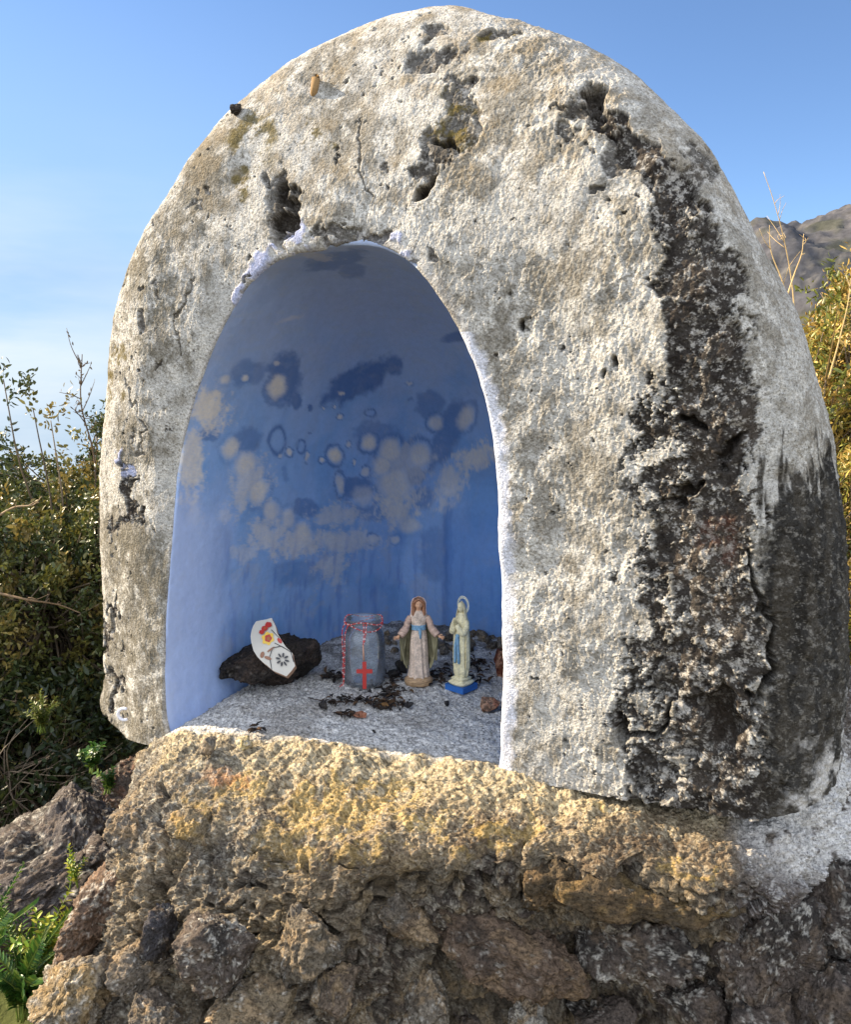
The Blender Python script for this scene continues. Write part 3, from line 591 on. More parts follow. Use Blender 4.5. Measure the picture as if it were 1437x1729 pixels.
# (photo px, photo py, distance v from the front plane, half sizes lateral/depth/height, rotation, kind)
DK = dict(tint=(82, 74, 68), alt=(54, 50, 47), brown=(94, 82, 70))
RD = dict(tint=(94, 80, 68), alt=(70, 61, 54), brown=(116, 98, 78))
GR = dict(tint=(122, 114, 102), alt=(88, 81, 72), brown=(134, 116, 92))
BR = dict(tint=(104, 86, 66), alt=(76, 64, 52), brown=(136, 108, 74))
SL = dict(tint=(74, 64, 50), alt=(54, 48, 40), brown=(92, 76, 56))
STONES = [
 (1085, 1506, -.06, (.125, .055, .030), (0, .03, .30), dict(SL, box=.8, yellow=.12, lichen=.2, rough=.7), 'long flat brown slab stone at the front right edge'),
 (935, 1492, -.095, (.045, .045, .036), (.1, .1, .2), dict(SL, lichen=.3), None),
 (1085, 1590, -.035, (.095, .06, .042), (0, .12, .28), dict(DK, lichen=.62, box=.6), None),
 (858, 1604, -.09, (.125, .055, .058), (.1, .30, .25), dict(RD, lichen=.3, rough=1.1), 'big reddish brown jagged stone'),
 (1170, 1690, -.025, (.085, .06, .042), (0, .1, .3), dict(DK, lichen=.66, box=.6), None),
 (1235, 1625, -.02, (.035, .04, .05), (0, .2, .3), dict(DK, lichen=.5), None),
 (885, 1715, -.075, (.036, .04, .032), (0, -.1, .2), dict(GR, tint=(140, 136, 128), lichen=.6), None),
 (705, 1672, -.125, (.062, .05, .058), (.1, .25, .2), dict(GR, lichen=.5), None),
 (790, 1710, -.08, (.03, .04, .03), (0, .2, .2), dict(DK, lichen=.3), None),
 (690, 1545, -.14, (.05, .04, .035), (.1, .2, .2), dict(GR, tint=(100, 86, 70), lichen=.3), None),
 (510, 1600, -.235, (.052, .04, .052), (0, -.2, .1), dict(GR, lichen=.35, tint=(96, 88, 76)), None),
 (565, 1666, -.245, (.034, .035, .026), (.1, -.2, .2), dict(GR, tint=(98, 86, 74), lichen=.3), None),
 (375, 1610, -.285, (.045, .035, .065), (0, -.35, .3), dict(DK, lichen=.65), None),
 (165, 1545, -.20, (.050, .06, .085), (.1, .45, .3), dict(tint=(98, 82, 70), alt=(74, 62, 54), brown=(112, 92, 76), lichen=.66), 'leaning brown stone with pale lichen patches at the left edge of the plinth'),
 (268, 1580, -.285, (.026, .03, .045), (0, .1, .2), dict(DK, tint=(66, 64, 66), lichen=.3), None),
 (110, 1690, -.35, (.05, .06, .055), (.2, .3, 0), dict(GR, lichen=.5, yellow=.2), None),
 (255, 1715, -.34, (.035, .04, .028), (0, 0, .4), dict(GR, tint=(100, 90, 80), lichen=.4), None),
 (240, 1650, -.295, (.045, .045, .045), (0, .4, .4), dict(GR, tint=(104, 96, 86), lichen=.55), None),
 (430, 1715, -.285, (.07, .045, .045), (0, .2, .1), dict(GR, lichen=.45, tint=(112, 100, 82)), None),
 (1010, 1712, -.05, (.05, .04, .028), (0, -.2, .2), dict(DK, lichen=.4), None),
 (1310, 1620, -.02, (.075, .07, .085), (0, .3, .5), dict(DK, lichen=.5), None),
 (1400, 1690, .0, (.09, .08, .08), (.2, 0, .2), dict(DK, lichen=.45), None),
 (1395, 1530, .08, (.09, .08, .065), (0, .5, .3), dict(DK, lichen=.66), None),
 (1285, 1715, -.04, (.07, .06, .05), (0, .2, 0), dict(DK, lichen=.4), None),
 (318, 1400, -.185, (.035, .03, .022), (.3, .2, 0), dict(GR, yellow=.4, lichen=.35, tint=(118, 106, 86)), None),
 (228, 1405, -.165, (.045, .05, .04), (0, .5, 0), dict(GR, lichen=.5, tint=(104, 96, 86)), None),
]
for i, (x, y, v, sz, rt, kw, lab) in enumerate(STONES):
    V_, f_, c_ = rock_mesh(sz, i + 1.3, 6, rot=(rt[0], rt[1], rt[2] - YAW), **kw)
    p = onv(x, y, v + sz[1] * .02)
    o = mesh_from('stone', V_, f_, M_ROCK, plinth, c_); o.location = p - poff
    if lab: o['label'] = lab
# loose pieces on the ledge
def loose(name, x, y, z, size, seed, kw, label, cat, sub=4, rot=(0, 0, 0), group=None):
    V_, f_, c_ = rock_mesh(size, seed, sub, rot=rot, **kw); p = onz(x, y, z)
    o = mesh_from(name, V_, f_, M_ROCK, None, c_); o.location = p + np.array([0, 0, size[2] * .7]); tag(o, label, cat, group); return o
loose('stone', 352, 1272, -.005, (.017, .015, .016), 40.2, dict(GR, lichen=.5), 'small knobbly grey stone at the left end of the sunlit sill', 'stone')
loose('stone', 412, 1262, -.002, (.014, .012, .009), 41.2, dict(tint=(196, 184, 150), alt=(160, 146, 116), brown=(180, 160, 110), lichen=.5), 'small pale cream stone on the sill right of the knobbly one', 'stone')
# boulders
def boulder(x, y, Y, size, seed, kw, label, sub=7, rot=(0, 0, 0)):
    V_, f_, c_ = rock_mesh(size, seed, sub, rot=rot, **kw); o = mesh_from('boulder', V_, f_, M_ROCK, None, c_); o.location = at(x, y, Y); tag(o, label, 'boulder'); return o
boulder(70, 1470, 1.62, (.30, .22, .20), 50.1, dict(DK, tint=(82, 77, 75), brown=(94, 84, 76), lichen=.5), 'big dark grey lava boulder left of the plinth below the shrub', 7, (0, -.35, .2))
boulder(228, 1322, 1.50, (.075, .07, .045), 51.3, dict(DK, lichen=.4, brown=(104, 80, 68)), 'small reddish grey boulder wedged under the left corner of the shrine', 6, (0, -.3, 0))
boulder(1500, 1330, 2.3, (.30, .3, .34), 52.4, dict(DK, lichen=.25), 'dark boulder behind the right foot of the shrine', 6)

# ------------------------------------------------------------------ offerings in the niche
def rings(zs, cx, cy, rx, ry, k=40, amp=0.0, nf=7, ph=0.0, sharp=1.0):
    zs, cx, cy, rx, ry, amp, ph = [np.broadcast_to(np.asarray(q, float), (len(zs),)) for q in (zs, cx, cy, rx, ry, amp, ph)]
    th = np.arange(k) * 2 * pi / k
    fold = 1 + amp[:, None] * (np.sin(nf * th[None] + ph[:, None]) + .45 * np.sin((2 * nf - 3) * th[None] + 1.7 * ph[:, None]))
    return np.stack([cx[:, None] + rx[:, None] * np.cos(th) * fold, cy[:, None] + ry[:, None] * np.sin(th) * fold, zs[:, None] + 0 * th], -1)
def interp(keys, n):
    K_ = np.array(keys, float); return spline(K_, np.linspace(0, K_[-1, 0] - K_[0, 0], n) + K_[0, 0], K_[:, 0])
def wear(G, a_, seed=1.0):
    """old paint: raised areas rubbed"""
    for i in range(len(G.v)):
        G.c[i] = np.clip(np.array(G.c[i]) * (1 + a_ * fbm(G.v[i] + seed, .012, 3, seed)[:, None]), 0, 1)
    return G
def head_mesh(G, c, r, col, turn=0.0, nod=0.0):
    """small head with brow, nose, lips, chin; front is -y"""
    V_, f_ = ico(4); V_ = V_ * np.array([.80, .92, 1.12])
    x, y, z = V_[:, 0].copy(), V_[:, 1].copy(), V_[:, 2].copy(); fr = np.clip(-y, 0, 1)
    V_[:, 0] *= 1 - .28 * sstep(-.1, -1.1, z)                              # jaw
    V_[:, 1] -= .20 * np.exp(-(x / .13) ** 2 - ((z + .10) / .22) ** 2) * fr   # nose
    V_[:, 1] += .09 * (np.exp(-((np.abs(x) - .30) / .17) ** 2 - ((z - .12) / .11) ** 2)) * fr   # eye sockets
    V_[:, 1] -= .06 * np.exp(-(x / .20) ** 2 - ((z + .50) / .07) ** 2) * fr + .07 * np.exp(-(x / .2) ** 2 - ((z + .85) / .14) ** 2) * fr
    cc = np.tile(np.asarray(col, float), (len(V_), 1))
    eye = np.exp(-((np.abs(x) - .29) / .10) ** 2 - ((z - .10) / .05) ** 2) * (y < 0); lip = np.exp(-(x / .18) ** 2 - ((z + .50) / .07) ** 2) * (y < 0)
    brow = np.exp(-((np.abs(x) - .30) / .16) ** 2 - ((z - .30) / .04) ** 2) * (y < 0)
    cc = cmix(cc, srgb(56, 40, 32), np.clip(eye * 1.3, 0, 1) * .8); cc = cmix(cc, srgb(150, 72, 60), np.clip(lip, 0, 1) * .7); cc = cmix(cc, srgb(96, 64, 44), brow * .6)
    Mz = np.array(mathutils.Euler((nod, 0, turn)).to_matrix())
    G.add((V_ * r) @ Mz.T + np.asarray(c), None, f_, cc)
def hand_mesh(G, wrist, direc, palm_n, L_, col, curl=.35):
    """palm, four unequal fingers and a thumb"""
    d = np.asarray(direc, float); d /= np.linalg.norm(d); n_ = np.asarray(palm_n, float); n_ -= d * (n_ @ d); n_ /= np.linalg.norm(n_); s_ = np.cross(d, n_)
    w = np.asarray(wrist, float)
    M_ = np.stack([s_, d, n_], 1); G.ball(w + d * L_ * .25, (L_ * .20, L_ * .30, L_ * .10), 2, col, M_)
    for k, (o_, ln) in enumerate(((-.15, .40), (-.05, .50), (.05, .47), (.15, .36))):
        b = w + d * L_ * .46 + s_ * o_ * L_
        pts = [b, b + d * ln * .5 * L_ + n_ * curl * .10 * L_ + s_ * o_ * .25 * L_, b + d * ln * .92 * L_ + n_ * curl * .38 * L_ + s_ * o_ * .35 * L_]
        G.tube(pts, [L_ * .058, L_ * .052, L_ * .036], 6, col)
    b = w + d * L_ * .14 - s_ * .17 * L_
    G.tube([b, b + (d * .16 - s_ * .14 + n_ * .05) * L_, b + (d * .34 - s_ * .17 + n_ * .14) * L_], [L_ * .07, L_ * .06, L_ * .042], 6, col)

# --- statuette with open arms
H1 = .168
st = empty('statuette', onz(707, 1154, 0.0), R(2), 'small painted statuette of a robed woman with both arms lowered and open', 'statuette')
def sc(G, h):
    for i in range(len(G.v)): G.v[i] = G.v[i] * h
    return G
cPINK, cCREAM, cOLIVE, cSKIN, cHAIR, cBLUE, cTAN = srgb(188, 160, 142), srgb(202, 182, 164), srgb(124, 118, 90), srgb(206, 160, 126), srgb(146, 102, 74), srgb(118, 156, 182), srgb(160, 132, 100)
G = Geo(); kz = interp([(0, .150, .115), (.03, .158, .12), (.065, .150, .115), (.09, .118, .09)], 14)
G.loft(rings(kz[:, 0], 0, 0, kz[:, 1], kz[:, 2], 40, .02, 5), cTAN); sc(wear(G, .5), H1).build('base', M_RESIN, st)
G = Geo(); kz = interp([(.075, .115, .088, .10, .0), (.12, .108, .085, .10, .1), (.25, .096, .074, .09, .35), (.40, .092, .07, .08, .6), (.52, .088, .066, .06, .8), (.60, .080, .06, .03, 1), (.645, .070, .055, .01, 1), (.70, .086, .06, .012, 1), (.77, .100, .06, .01, 1), (.815, .078, .048, 0, 1), (.84, .040, .036, 0, 1)], 70)
rg = rings(kz[:, 0], 0, 0, kz[:, 1], kz[:, 2], 72, kz[:, 3], 9, kz[:, 4] * 2)
fc = 1 + .28 * fbm(rg.reshape(-1, 3), .06, 3, 5.5)[:, None]
G.loft(rg, np.clip(cCREAM * fc, 0, 1)); sc(wear(G, .35), H1).build('gown', M_RESIN, st)
G = Geo(); kz = interp([(.625, .0825, .063), (.64, .080, .0625), (.665, .080, .0625), (.68, .088, .065)], 8)
G.loft(rings(kz[:, 0], 0, -.002, kz[:, 1], kz[:, 2], 40, .015, 6), cBLUE); G.tube([(.01, -.066, .65), (.014, -.076, .60), (.018, -.082, .54)], [.016, .016, .010], 8, cBLUE); sc(wear(G, .4), H1).build('sash', M_RESIN, st)
# mantle: open cloth hanging from the shoulders and forearms, behind and beside the gown
k = 90; nzr = 60; zz = np.linspace(.16, .82, nzr); th = np.linspace(R(-28), R(208), k)
wdt = np.interp(zz, [.16, .22, .32, .45, .55, .62, .70, .78, .82], [.135, .165, .19, .205, .205, .175, .135, .105, .065]); dep = np.interp(zz, [.16, .4, .6, .82], [.11, .10, .085, .055])
fold = 1 + .07 * np.sin(11 * th[None] + 3 * zz[:, None]) * np.interp(zz, [.16, .5, .82], [1, .8, .1])[:, None]
hem = .05 * np.sin(5 * th)[None] * np.clip((.30 - zz) / .14, 0, 1)[:, None] + .10 * (np.abs(np.cos(th)) ** 4)[None] * np.clip((.34 - zz) / .18, 0, 1)[:, None]
mo = np.stack([wdt[:, None] * np.cos(th)[None] * fold, .005 + dep[:, None] * np.sin(th)[None] * fold, zz[:, None] + hem], -1)
mi = mo * np.array([.93, .90, 1.0]) + np.array([0, 0, .0])
nv = mo.reshape(-1, 3).shape[0]; q1 = grid_faces(nzr, k); q2 = q1[:, ::-1] + nv
idx = np.arange(nv).reshape(nzr, k); rimv = np.concatenate([idx[0], idx[1:, -1], idx[-1, -2::-1], idx[-2:0:-1, 0]]); rn = np.roll(rimv, -1)
q3 = np.stack([rimv, rn, rn + nv, rimv + nv], -1)
G = Geo(); mv = np.vstack([mo.reshape(-1, 3), mi.reshape(-1, 3)]); mc = np.clip(cOLIVE * (1 + .35 * fbm(mv, .08, 3, 6.1)[:, None]), 0, 1)
mc = cmix(mc.astype(np.float32), cPINK, sstep(.60, .72, mv[:, 2]) * .85)
G.add(mv, np.vstack([q1, q2, q3]), None, mc); sc(G, H1).build('mantle', M_RESIN, st)
for sgn in (-1, 1):
    G = Geo(); sh, el, wr = np.array([sgn * .088, -.006, .765]), np.array([sgn * .135, -.030, .655]), np.array([sgn * .205, -.075, .575])
    pts = spline([sh, (sh + el) / 2 + [sgn * .008, 0, .004], el, (el + wr) / 2 + [0, 0, -.006], wr], 22); G.tube(pts, np.interp(np.linspace(0, 1, 22), [0, .4, .75, 1], [.036, .036, .044, .040]), 12, cPINK)
    # wide olive sleeve drop
    a_, b_ = el + [0, .01, 0], wr + [0, .01, 0]; nn_ = 16; t_ = np.linspace(0, 1, nn_)[:, None]
    top_ = a_ * (1 - t_) + b_ * t_; drop = np.stack([top_[:, 0] * (1 - .02), top_[:, 1] + .012, top_[:, 2] - (.10 + .22 * np.sin(t_[:, 0] * 2.2))], -1)
    ss = np.linspace(0, 1, 14)[None, :, None]; sheet = top_[:, None] * (1 - ss) + drop[:, None] * ss; sheet[..., 1] += .012 * np.sin(ss[..., 0] * 9 + t_ * 9)
    back = sheet + np.array([0, .016, 0]); nv = nn_ * 14; q1 = grid_faces(nn_, 14); idx = np.arange(nv).reshape(nn_, 14); rimv = np.concatenate([idx[0], idx[1:, -1], idx[-1, -2::-1], idx[-2:0:-1, 0]]); rn = np.roll(rimv, -1)
    G.add(np.vstack([sheet.reshape(-1, 3), back.reshape(-1, 3)]), np.vstack([q1, q1[:, ::-1] + nv, np.stack([rimv, rn, rn + nv, rimv + nv], -1)]), None, cOLIVE)
    arm = sc(wear(G, .4), H1).build('sleeve', M_RESIN, st)
    G = Geo(); hand_mesh(G, wr + [sgn * .006, -.003, -.004], (sgn * .80, -.30, -.28), (-sgn * .2, -1, .35), .085, cSKIN); sc(G, H1).build('hand', M_RESIN, arm)
G = Geo(); G.tube([(0, -.002, .80), (0, -.004, .87)], [.034, .030], 12, cSKIN); head_mesh(G, (0, -.014, .908), .056, cSKIN, 0, .05); sc(G, H1).build('head', M_RESIN, st)
G = Geo()
for sgn in (-1, 1): G.tube(spline([(sgn * .004, -.052, .966), (sgn * .040, -.044, .945), (sgn * .056, -.022, .90), (sgn * .054, -.020, .85), (sgn * .058, -.030, .80), (sgn * .05, -.038, .76)], 24), np.interp(np.linspace(0, 1, 24), [0, .3, .8, 1], [.010, .020, .019, .008]), 9, cHAIR)
sc(wear(G, .4), H1).build('hair', M_RESIN, st)
# veil hood as a shell open to the front
th = np.linspace(R(-12), R(192), 50); zz = np.linspace(0, 1, 26)
vx = np.interp(zz, [0, .35, .7, .9, 1], [.094, .084, .084, .060, .004]); vy = np.interp(zz, [0, .5, .8, 1], [.060, .070, .060, .004]); vz = np.interp(zz, [0, 1], [.77, .995])
hd = np.stack([vx[:, None] * np.cos(th), .004 + vy[:, None] * np.sin(th), vz[:, None] + 0 * th], -1); hi_ = hd * np.array([.86, .84, 1]) + np.array([0, 0, -.002]); nv = hd.reshape(-1, 3).shape[0]; q1 = grid_faces(26, 50)
idx = np.arange(nv).reshape(26, 50); rimv = np.concatenate([idx[0], idx[1:, -1], idx[-1, -2::-1], idx[-2:0:-1, 0]]); rn = np.roll(rimv, -1)
G = Geo(); G.add(np.vstack([hd.reshape(-1, 3), hi_.reshape(-1, 3)]), np.vstack([q1, q1[:, ::-1] + nv, np.stack([rimv, rn, rn + nv, rimv + nv], -1)]), None, srgb(216, 184, 168)); sc(wear(G, .3), H1).build('veil', M_RESIN, st)

# --- praying statuette on a blue foot
H2 = .172
s2 = empty('statuette', onz(779, 1163, 0.0), R(-42), 'small pale greenish statuette of a praying woman on a blue square foot', 'statuette')
cGLOW, cGL2 = srgb(218, 208, 170), srgb(200, 190, 150)
G = Geo(); G.add([(x, y, z) for z in (0, .062) for x, y in ((-.15, -.15), (.15, -.15), (.15, .15), (-.15, .15))], [(3, 2, 1, 0), (4, 5, 6, 7), (0, 1, 5, 4), (1, 2, 6, 5), (2, 3, 7, 6), (3, 0, 4, 7)], None, srgb(44, 100, 172)); sc(wear(G, .3), H2).build('foot_block', M_RESIN, s2, False)
G = Geo(); kz = interp([(.062, .125, .125), (.10, .125, .125), (.105, .105, .105), (.135, .105, .105), (.14, .085, .085), (.17, .08, .075)], 12)
th = np.arange(40) * 2 * pi / 40; sq = 1 / np.maximum(np.abs(np.cos(th)), np.abs(np.sin(th))) ** .55
rg = rings(kz[:, 0], 0, 0, kz[:, 1], kz[:, 2], 40); rg[..., :2] *= sq[None, :, None]; G.loft(rg, cGLOW); sc(wear(G, .3), H2).build('base', M_RESIN, s2)
G = Geo(); kz = interp([(.15, .085, .075, .10, 0), (.19, .10, .085, .09, .2), (.30, .098, .08, .08, .5), (.45, .102, .082, .07, .8), (.60, .104, .084, .05, 1.0), (.70, .102, .080, .03, 1.1), (.77, .088, .068, .015, 1.1), (.81, .062, .052, .0, 1.1), (.84, .04, .04, 0, 1.1)], 60)
rg = rings(kz[:, 0], 0, 0, kz[:, 1], kz[:, 2], 60, kz[:, 3], 8, kz[:, 4] * 2); G.loft(rg, np.clip(cGLOW * (1 + .25 * fbm(rg.reshape(-1, 3), .07, 3, 8.8)[:, None]), 0, 1)); sc(wear(G, .3), H2).build('gown', M_RESIN, s2)
G = Geo()
for dx in (-.018, .016): G.tube(spline([(dx * .4, -.083, .60), (dx * 1.2, -.096, .50), (dx * 1.6, -.094, .38), (dx * 1.9, -.090, .30)], 16), [.012] + [.019] * 14 + [.012], 8, cBLUE)
G.ball((0, -.082, .60), (.034, .02, .022), 2, cBLUE); sc(wear(G, .3), H2).build('sash', M_RESIN, s2)
for sgn in (-1, 1):
    G = Geo(); pts = spline([(sgn * .085, -.01, .76), (sgn * .105, -.04, .68), (sgn * .085, -.085, .645), (sgn * .03, -.112, .70), (sgn * .012, -.118, .725)], 22); G.tube(pts, np.interp(np.linspace(0, 1, 22), [0, .4, .75, 1], [.036, .042, .040, .026]), 12, cGLOW); arm = sc(wear(G, .3), H2).build('sleeve', M_RESIN, s2)
    G = Geo(); hand_mesh(G, (sgn * .011, -.120, .715), (-sgn * .03, -.28, .95), (-sgn, -.02, 0), .085, cGL2, .05); sc(G, H2).build('hand', M_RESIN, arm)
G = Geo(); G.tube([(0, -.004, .81), (0, -.008, .87)], [.032, .029], 12, cGL2); head_mesh(G, (0, -.018, .895), .052, cGLOW, 0, .12); sc(G, H2).build('head', M_RESIN, s2)
zz = np.linspace(0, 1, 40); th = np.linspace(R(-22), R(202), 56)
vx = np.interp(zz, [0, .2, .5, .66, .8, .93, 1], [.118, .124, .116, .098, .072, .046, .004]); vy = np.interp(zz, [0, .5, .7, .85, .95, 1], [.10, .09, .075, .065, .045, .004]); vz = np.interp(zz, [0, 1], [.24, .965])
fold = 1 + .04 * np.sin(12 * th[None] + zz[:, None] * 3) * (1 - zz[:, None])
hd = np.stack([vx[:, None] * np.cos(th) * fold, -.004 + vy[:, None] * np.sin(th) * fold, vz[:, None] + 0 * th], -1); hi_ = hd * np.array([.9, .88, 1]) + np.array([0, 0, -.002]); nv = hd.reshape(-1, 3).shape[0]; q1 = grid_faces(40, 56)
idx = np.arange(nv).reshape(40, 56); rimv = np.concatenate([idx[0], idx[1:, -1], idx[-1, -2::-1], idx[-2:0:-1, 0]]); rn = np.roll(rimv, -1)
G = Geo(); G.add(np.vstack([hd.reshape(-1, 3), hi_.reshape(-1, 3)]), np.vstack([q1, q1[:, ::-1] + nv, np.stack([rimv, rn, rn + nv, rimv + nv], -1)]), None, cGLOW); sc(wear(G, .3), H2).build('veil', M_RESIN, s2)
G = Geo(); th = np.linspace(0, 2 * pi, 41)
for rr, w_ in ((.092, .006), (.074, .005)): G.tube(np.stack([rr * np.cos(th), .028 + 0 * th, .915 + rr * np.sin(th)], -1), w_, 6, srgb(206, 206, 190))
for a_ in np.linspace(0, 2 * pi, 25)[:-1]: G.tube([(.074 * cos(a_), .028, .915 + .074 * sin(a_)), (.092 * cos(a_), .028, .915 + .092 * sin(a_))], .004, 5, srgb(206, 206, 190))
sc(G, H2).build('halo', M_RESIN, s2)

s2.scale = (.82, .82, 1.0)
# --- glass jar and rosary
jar_p = onz(615, 1151, 0.0); jar = empty('glass_jar', jar_p, 0, 'dusty empty glass jar without lid in the middle of the niche', 'jar')
gm = bpy.data.materials.new('dusty_glass'); gm.use_nodes = True; n = gm.node_tree.nodes; l = gm.node_tree.links.new
n.remove(n['Principled BSDF'])
tp_ = n.new('ShaderNodeBsdfTransparent'); tp_.inputs['Color'].default_value = (.93, .955, .97, 1); gl = n.new('ShaderNodeBsdfGlossy'); gl.inputs['Roughness'].default_value = .04
lw = n.new('ShaderNodeLayerWeight'); lw.inputs['Blend'].default_value = .28; mg = n.new('ShaderNodeMixShader'); l(lw.outputs['Fresnel'], mg.inputs[0]); l(tp_.outputs[0], mg.inputs[1]); l(gl.outputs[0], mg.inputs[2])
df = n.new('ShaderNodeBsdfDiffuse'); df.inputs['Color'].default_value = (.66, .70, .76, 1); z = n.new('ShaderNodeTexNoise'); z.inputs['Scale'].default_value = 45; z.inputs['Detail'].default_value = 5
t = n.new('ShaderNodeTexCoord'); l(t.outputs['Object'], z.inputs['Vector']); r = n.new('ShaderNodeMapRange'); r.inputs[1].default_value = .3; r.inputs[2].default_value = .75; r.inputs[3].default_value = .04; r.inputs[4].default_value = .20
l(z.outputs['Fac'], r.inputs[0]); ms = n.new('ShaderNodeMixShader'); l(r.outputs[0], ms.inputs[0]); l(mg.outputs[0], ms.inputs[1]); l(df.outputs[0], ms.inputs[2]); l(ms.outputs[0], n['Material Output'].inputs['Surface'])
po = [(0, .001), (.034, .001), (.038, .004), (.0395, .012), (.040, .05), (.0395, .078), (.037, .092), (.033, .101), (.0315, .104), (.0325, .106), (.0325, .109), (.0315, .111), (.0325, .113), (.0325, .117), (.0315, .119), (.0325, .121), (.032, .124)]
pi_ = [(.030, .124), (.0295, .104), (.031, .099), (.035, .090), (.0375, .077), (.038, .05), (.0375, .012), (.035, .006), (0, .004)]
pp = np.array(po + pi_); th = np.arange(48) * 2 * pi / 48
rg = np.stack([pp[:, 0:1] * np.cos(th), pp[:, 0:1] * np.sin(th), pp[:, 1:2] + 0 * th], -1)
G = Geo(); V_ = rg.reshape(-1, 3); q = grid_faces(len(pp), 48); qq = []
i = np.arange(len(pp) - 1)[:, None]; j = np.arange(48)[None]; qq = np.stack([i*48+j, i*48+(j+1) % 48, (i+1)*48+(j+1) % 48, (i+1)*48+j], -1).reshape(-1, 4)
G.add(V_, qq); G.build('glass_body', gm, jar)
ros = empty('rosary', jar_p + np.array([0, 0, 0]), 0, 'red and white rosary draped round the rim of the glass jar with a red cross', 'rosary')
cRED, cPK = srgb(196, 50, 44), srgb(222, 190, 186)
G = Geo(); strands = []
th = np.linspace(0, 2 * pi, 60)
strands.append(np.stack([.0355 * np.cos(th), .0355 * np.sin(th), .112 + .006 * np.sin(2 * th + .5)], -1))
strands.append(np.stack([.0352 * np.cos(th), .0352 * np.sin(th), .120 + .004 * np.sin(3 * th)], -1))
strands.append(spline([(-.030, -.020, .122), (-.036, -.023, .112), (-.0375, -.026, .09), (-.036, -.030, .06), (-.037, -.030, .03), (-.038, -.031, .006), (-.043, -.036, .003)], 50))
strands.append(spline([(-.024, -.029, .121), (-.030, -.029, .108), (-.033, -.031, .07), (-.034, -.031, .03), (-.036, -.034, .003)], 44))
strands.append(spline([(.002, -.031, .124), (.003, -.0365, .117), (.003, -.0385, .10), (.002, -.0425, .085)], 22))
strands.append(spline([(.008, -.031, .124), (.0075, -.0365, .117), (.006, -.0395, .10), (.003, -.0425, .085)], 22))
for si, sg in enumerate(strands):
    G.tube(sg, .0005, 5, cRED)
    L_ = np.concatenate([[0], np.cumsum(np.linalg.norm(np.diff(sg, axis=0), axis=1))]); m_ = int(L_[-1] / .0040)
    for b in range(m_):
        q_ = np.array([np.interp((b + .5) / m_ * L_[-1], L_, sg[:, a_]) for a_ in range(3)]); G.ball(q_, .0016 if (b % 3) else .0012, 1, cRED if (b * 7 + si) % 5 < 3 else cPK)
G.build('bead_strand', M_BEAD, ros)
G = Geo(); G.tube([(.002, -.0428, .085), (.003, -.043, .056)], [.0011, .0014], 6, srgb(206, 150, 120))
G.build('chain_tail', M_BEAD, ros)
cx_ = np.array([(-.0035, .000), (.0035, .000), (.0035, .029), (.0145, .029), (.0145, .036), (.0035, .036), (.0035, .050), (-.0035, .050), (-.0035, .036), (-.0145, .036), (-.0145, .029), (-.0035, .029)])
V_ = np.vstack([np.stack([cx_[:, 0] + .004, -.0455 + (.05 - cx_[:, 1]) * -.06 + 0 * cx_[:, 0], cx_[:, 1] + .004], -1), np.stack([cx_[:, 0] + .004, -.0425 + (.05 - cx_[:, 1]) * -.06, cx_[:, 1] + .004], -1)])
qs = [(0, 1, 2, 11), (2, 3, 4, 5), (2, 5, 8, 11), (8, 9, 10, 11), (5, 6, 7, 8)]; fl = qs + [tuple(12 + q for q in f[::-1]) for f in qs] + [(i, i + 12, (i + 1) % 12 + 12, (i + 1) % 12) for i in range(12)]
G = Geo(); G.add(V_, fl, None, srgb(176, 50, 44)); G.build('cross', M_BEAD, ros, False)

# --- black lava stone with the painted tile shard
V_, f_, c_ = rock_mesh((.097, .064, .064), 61.7, 6, rot=(0, .18, .15), tint=(54, 49, 46), alt=(38, 35, 33), brown=(70, 60, 54), lichen=.12, rough=.8, box=.25)
lr = mesh_from('lava_stone', V_, f_, M_ROCK, None, c_); lr.location = at(457, 1120, 1.49); tag(lr, 'black lava stone lying at the left of the niche under the tile shard', 'stone')
def tp(cx, cy): return 340 + cx / 2.566, 960 + cy / 2.566
outl = [(210, 262), (216, 238), (228, 217), (250, 214), (275, 211), (297, 204), (306, 222), (318, 245), (327, 280), (345, 308), (362, 335), (390, 362), (392, 385), (399, 413), (380, 437), (360, 457), (335, 448), (308, 438), (285, 420), (262, 402), (240, 380), (222, 352), (212, 315), (207, 288)]
tc_ = at(*tp(300, 330), 1.385); tx = np.array([1.0, -.12, 0]); tx /= np.linalg.norm(tx); tn = np.array([-.05, -.80, .60]); tn -= tx * (tn @ tx); tn /= np.linalg.norm(tn); ty = np.cross(tn, tx)
if ty[2] < 0: ty = -ty
def tplane(cx, cy, lift=0.0):
    d = ray(*tp(cx, cy)); pt = CAM + d * ((tc_ - CAM) @ tn) / (d @ tn); q_ = pt - tc_; return q_ + tn * (lift - 3.6 * float(q_ @ q_))
shard = None
tv, tf, tm = [], [], []
def tpoly(pts, lift, m):
    b = len(tv); cc_ = np.mean(pts, 0); q = [tplane(*p_, lift) for p_ in pts]; tv.extend(q); tv.append(tplane(*cc_, lift)); n_ = len(pts)
    for i_ in range(n_): tf.append((b + i_, b + (i_ + 1) % n_, b + n_)); tm.append(m)
tpoly(outl, 0.0, 0); b0 = len(tv); nO = len(outl)
for p_ in outl: tv.append(tplane(*p_, -.012))
for i_ in range(nO):
    j_ = (i_ + 1) % nO; tf.append((i_, b0 + i_, j_)); tm.append(4); tf.append((j_, b0 + i_, b0 + j_)); tm.append(4)
tv.append(tplane(300, 330, -.012)); bc = len(tv) - 1
for i_ in range(nO): tf.append((b0 + (i_ + 1) % nO, b0 + i_, bc)); tm.append(4)
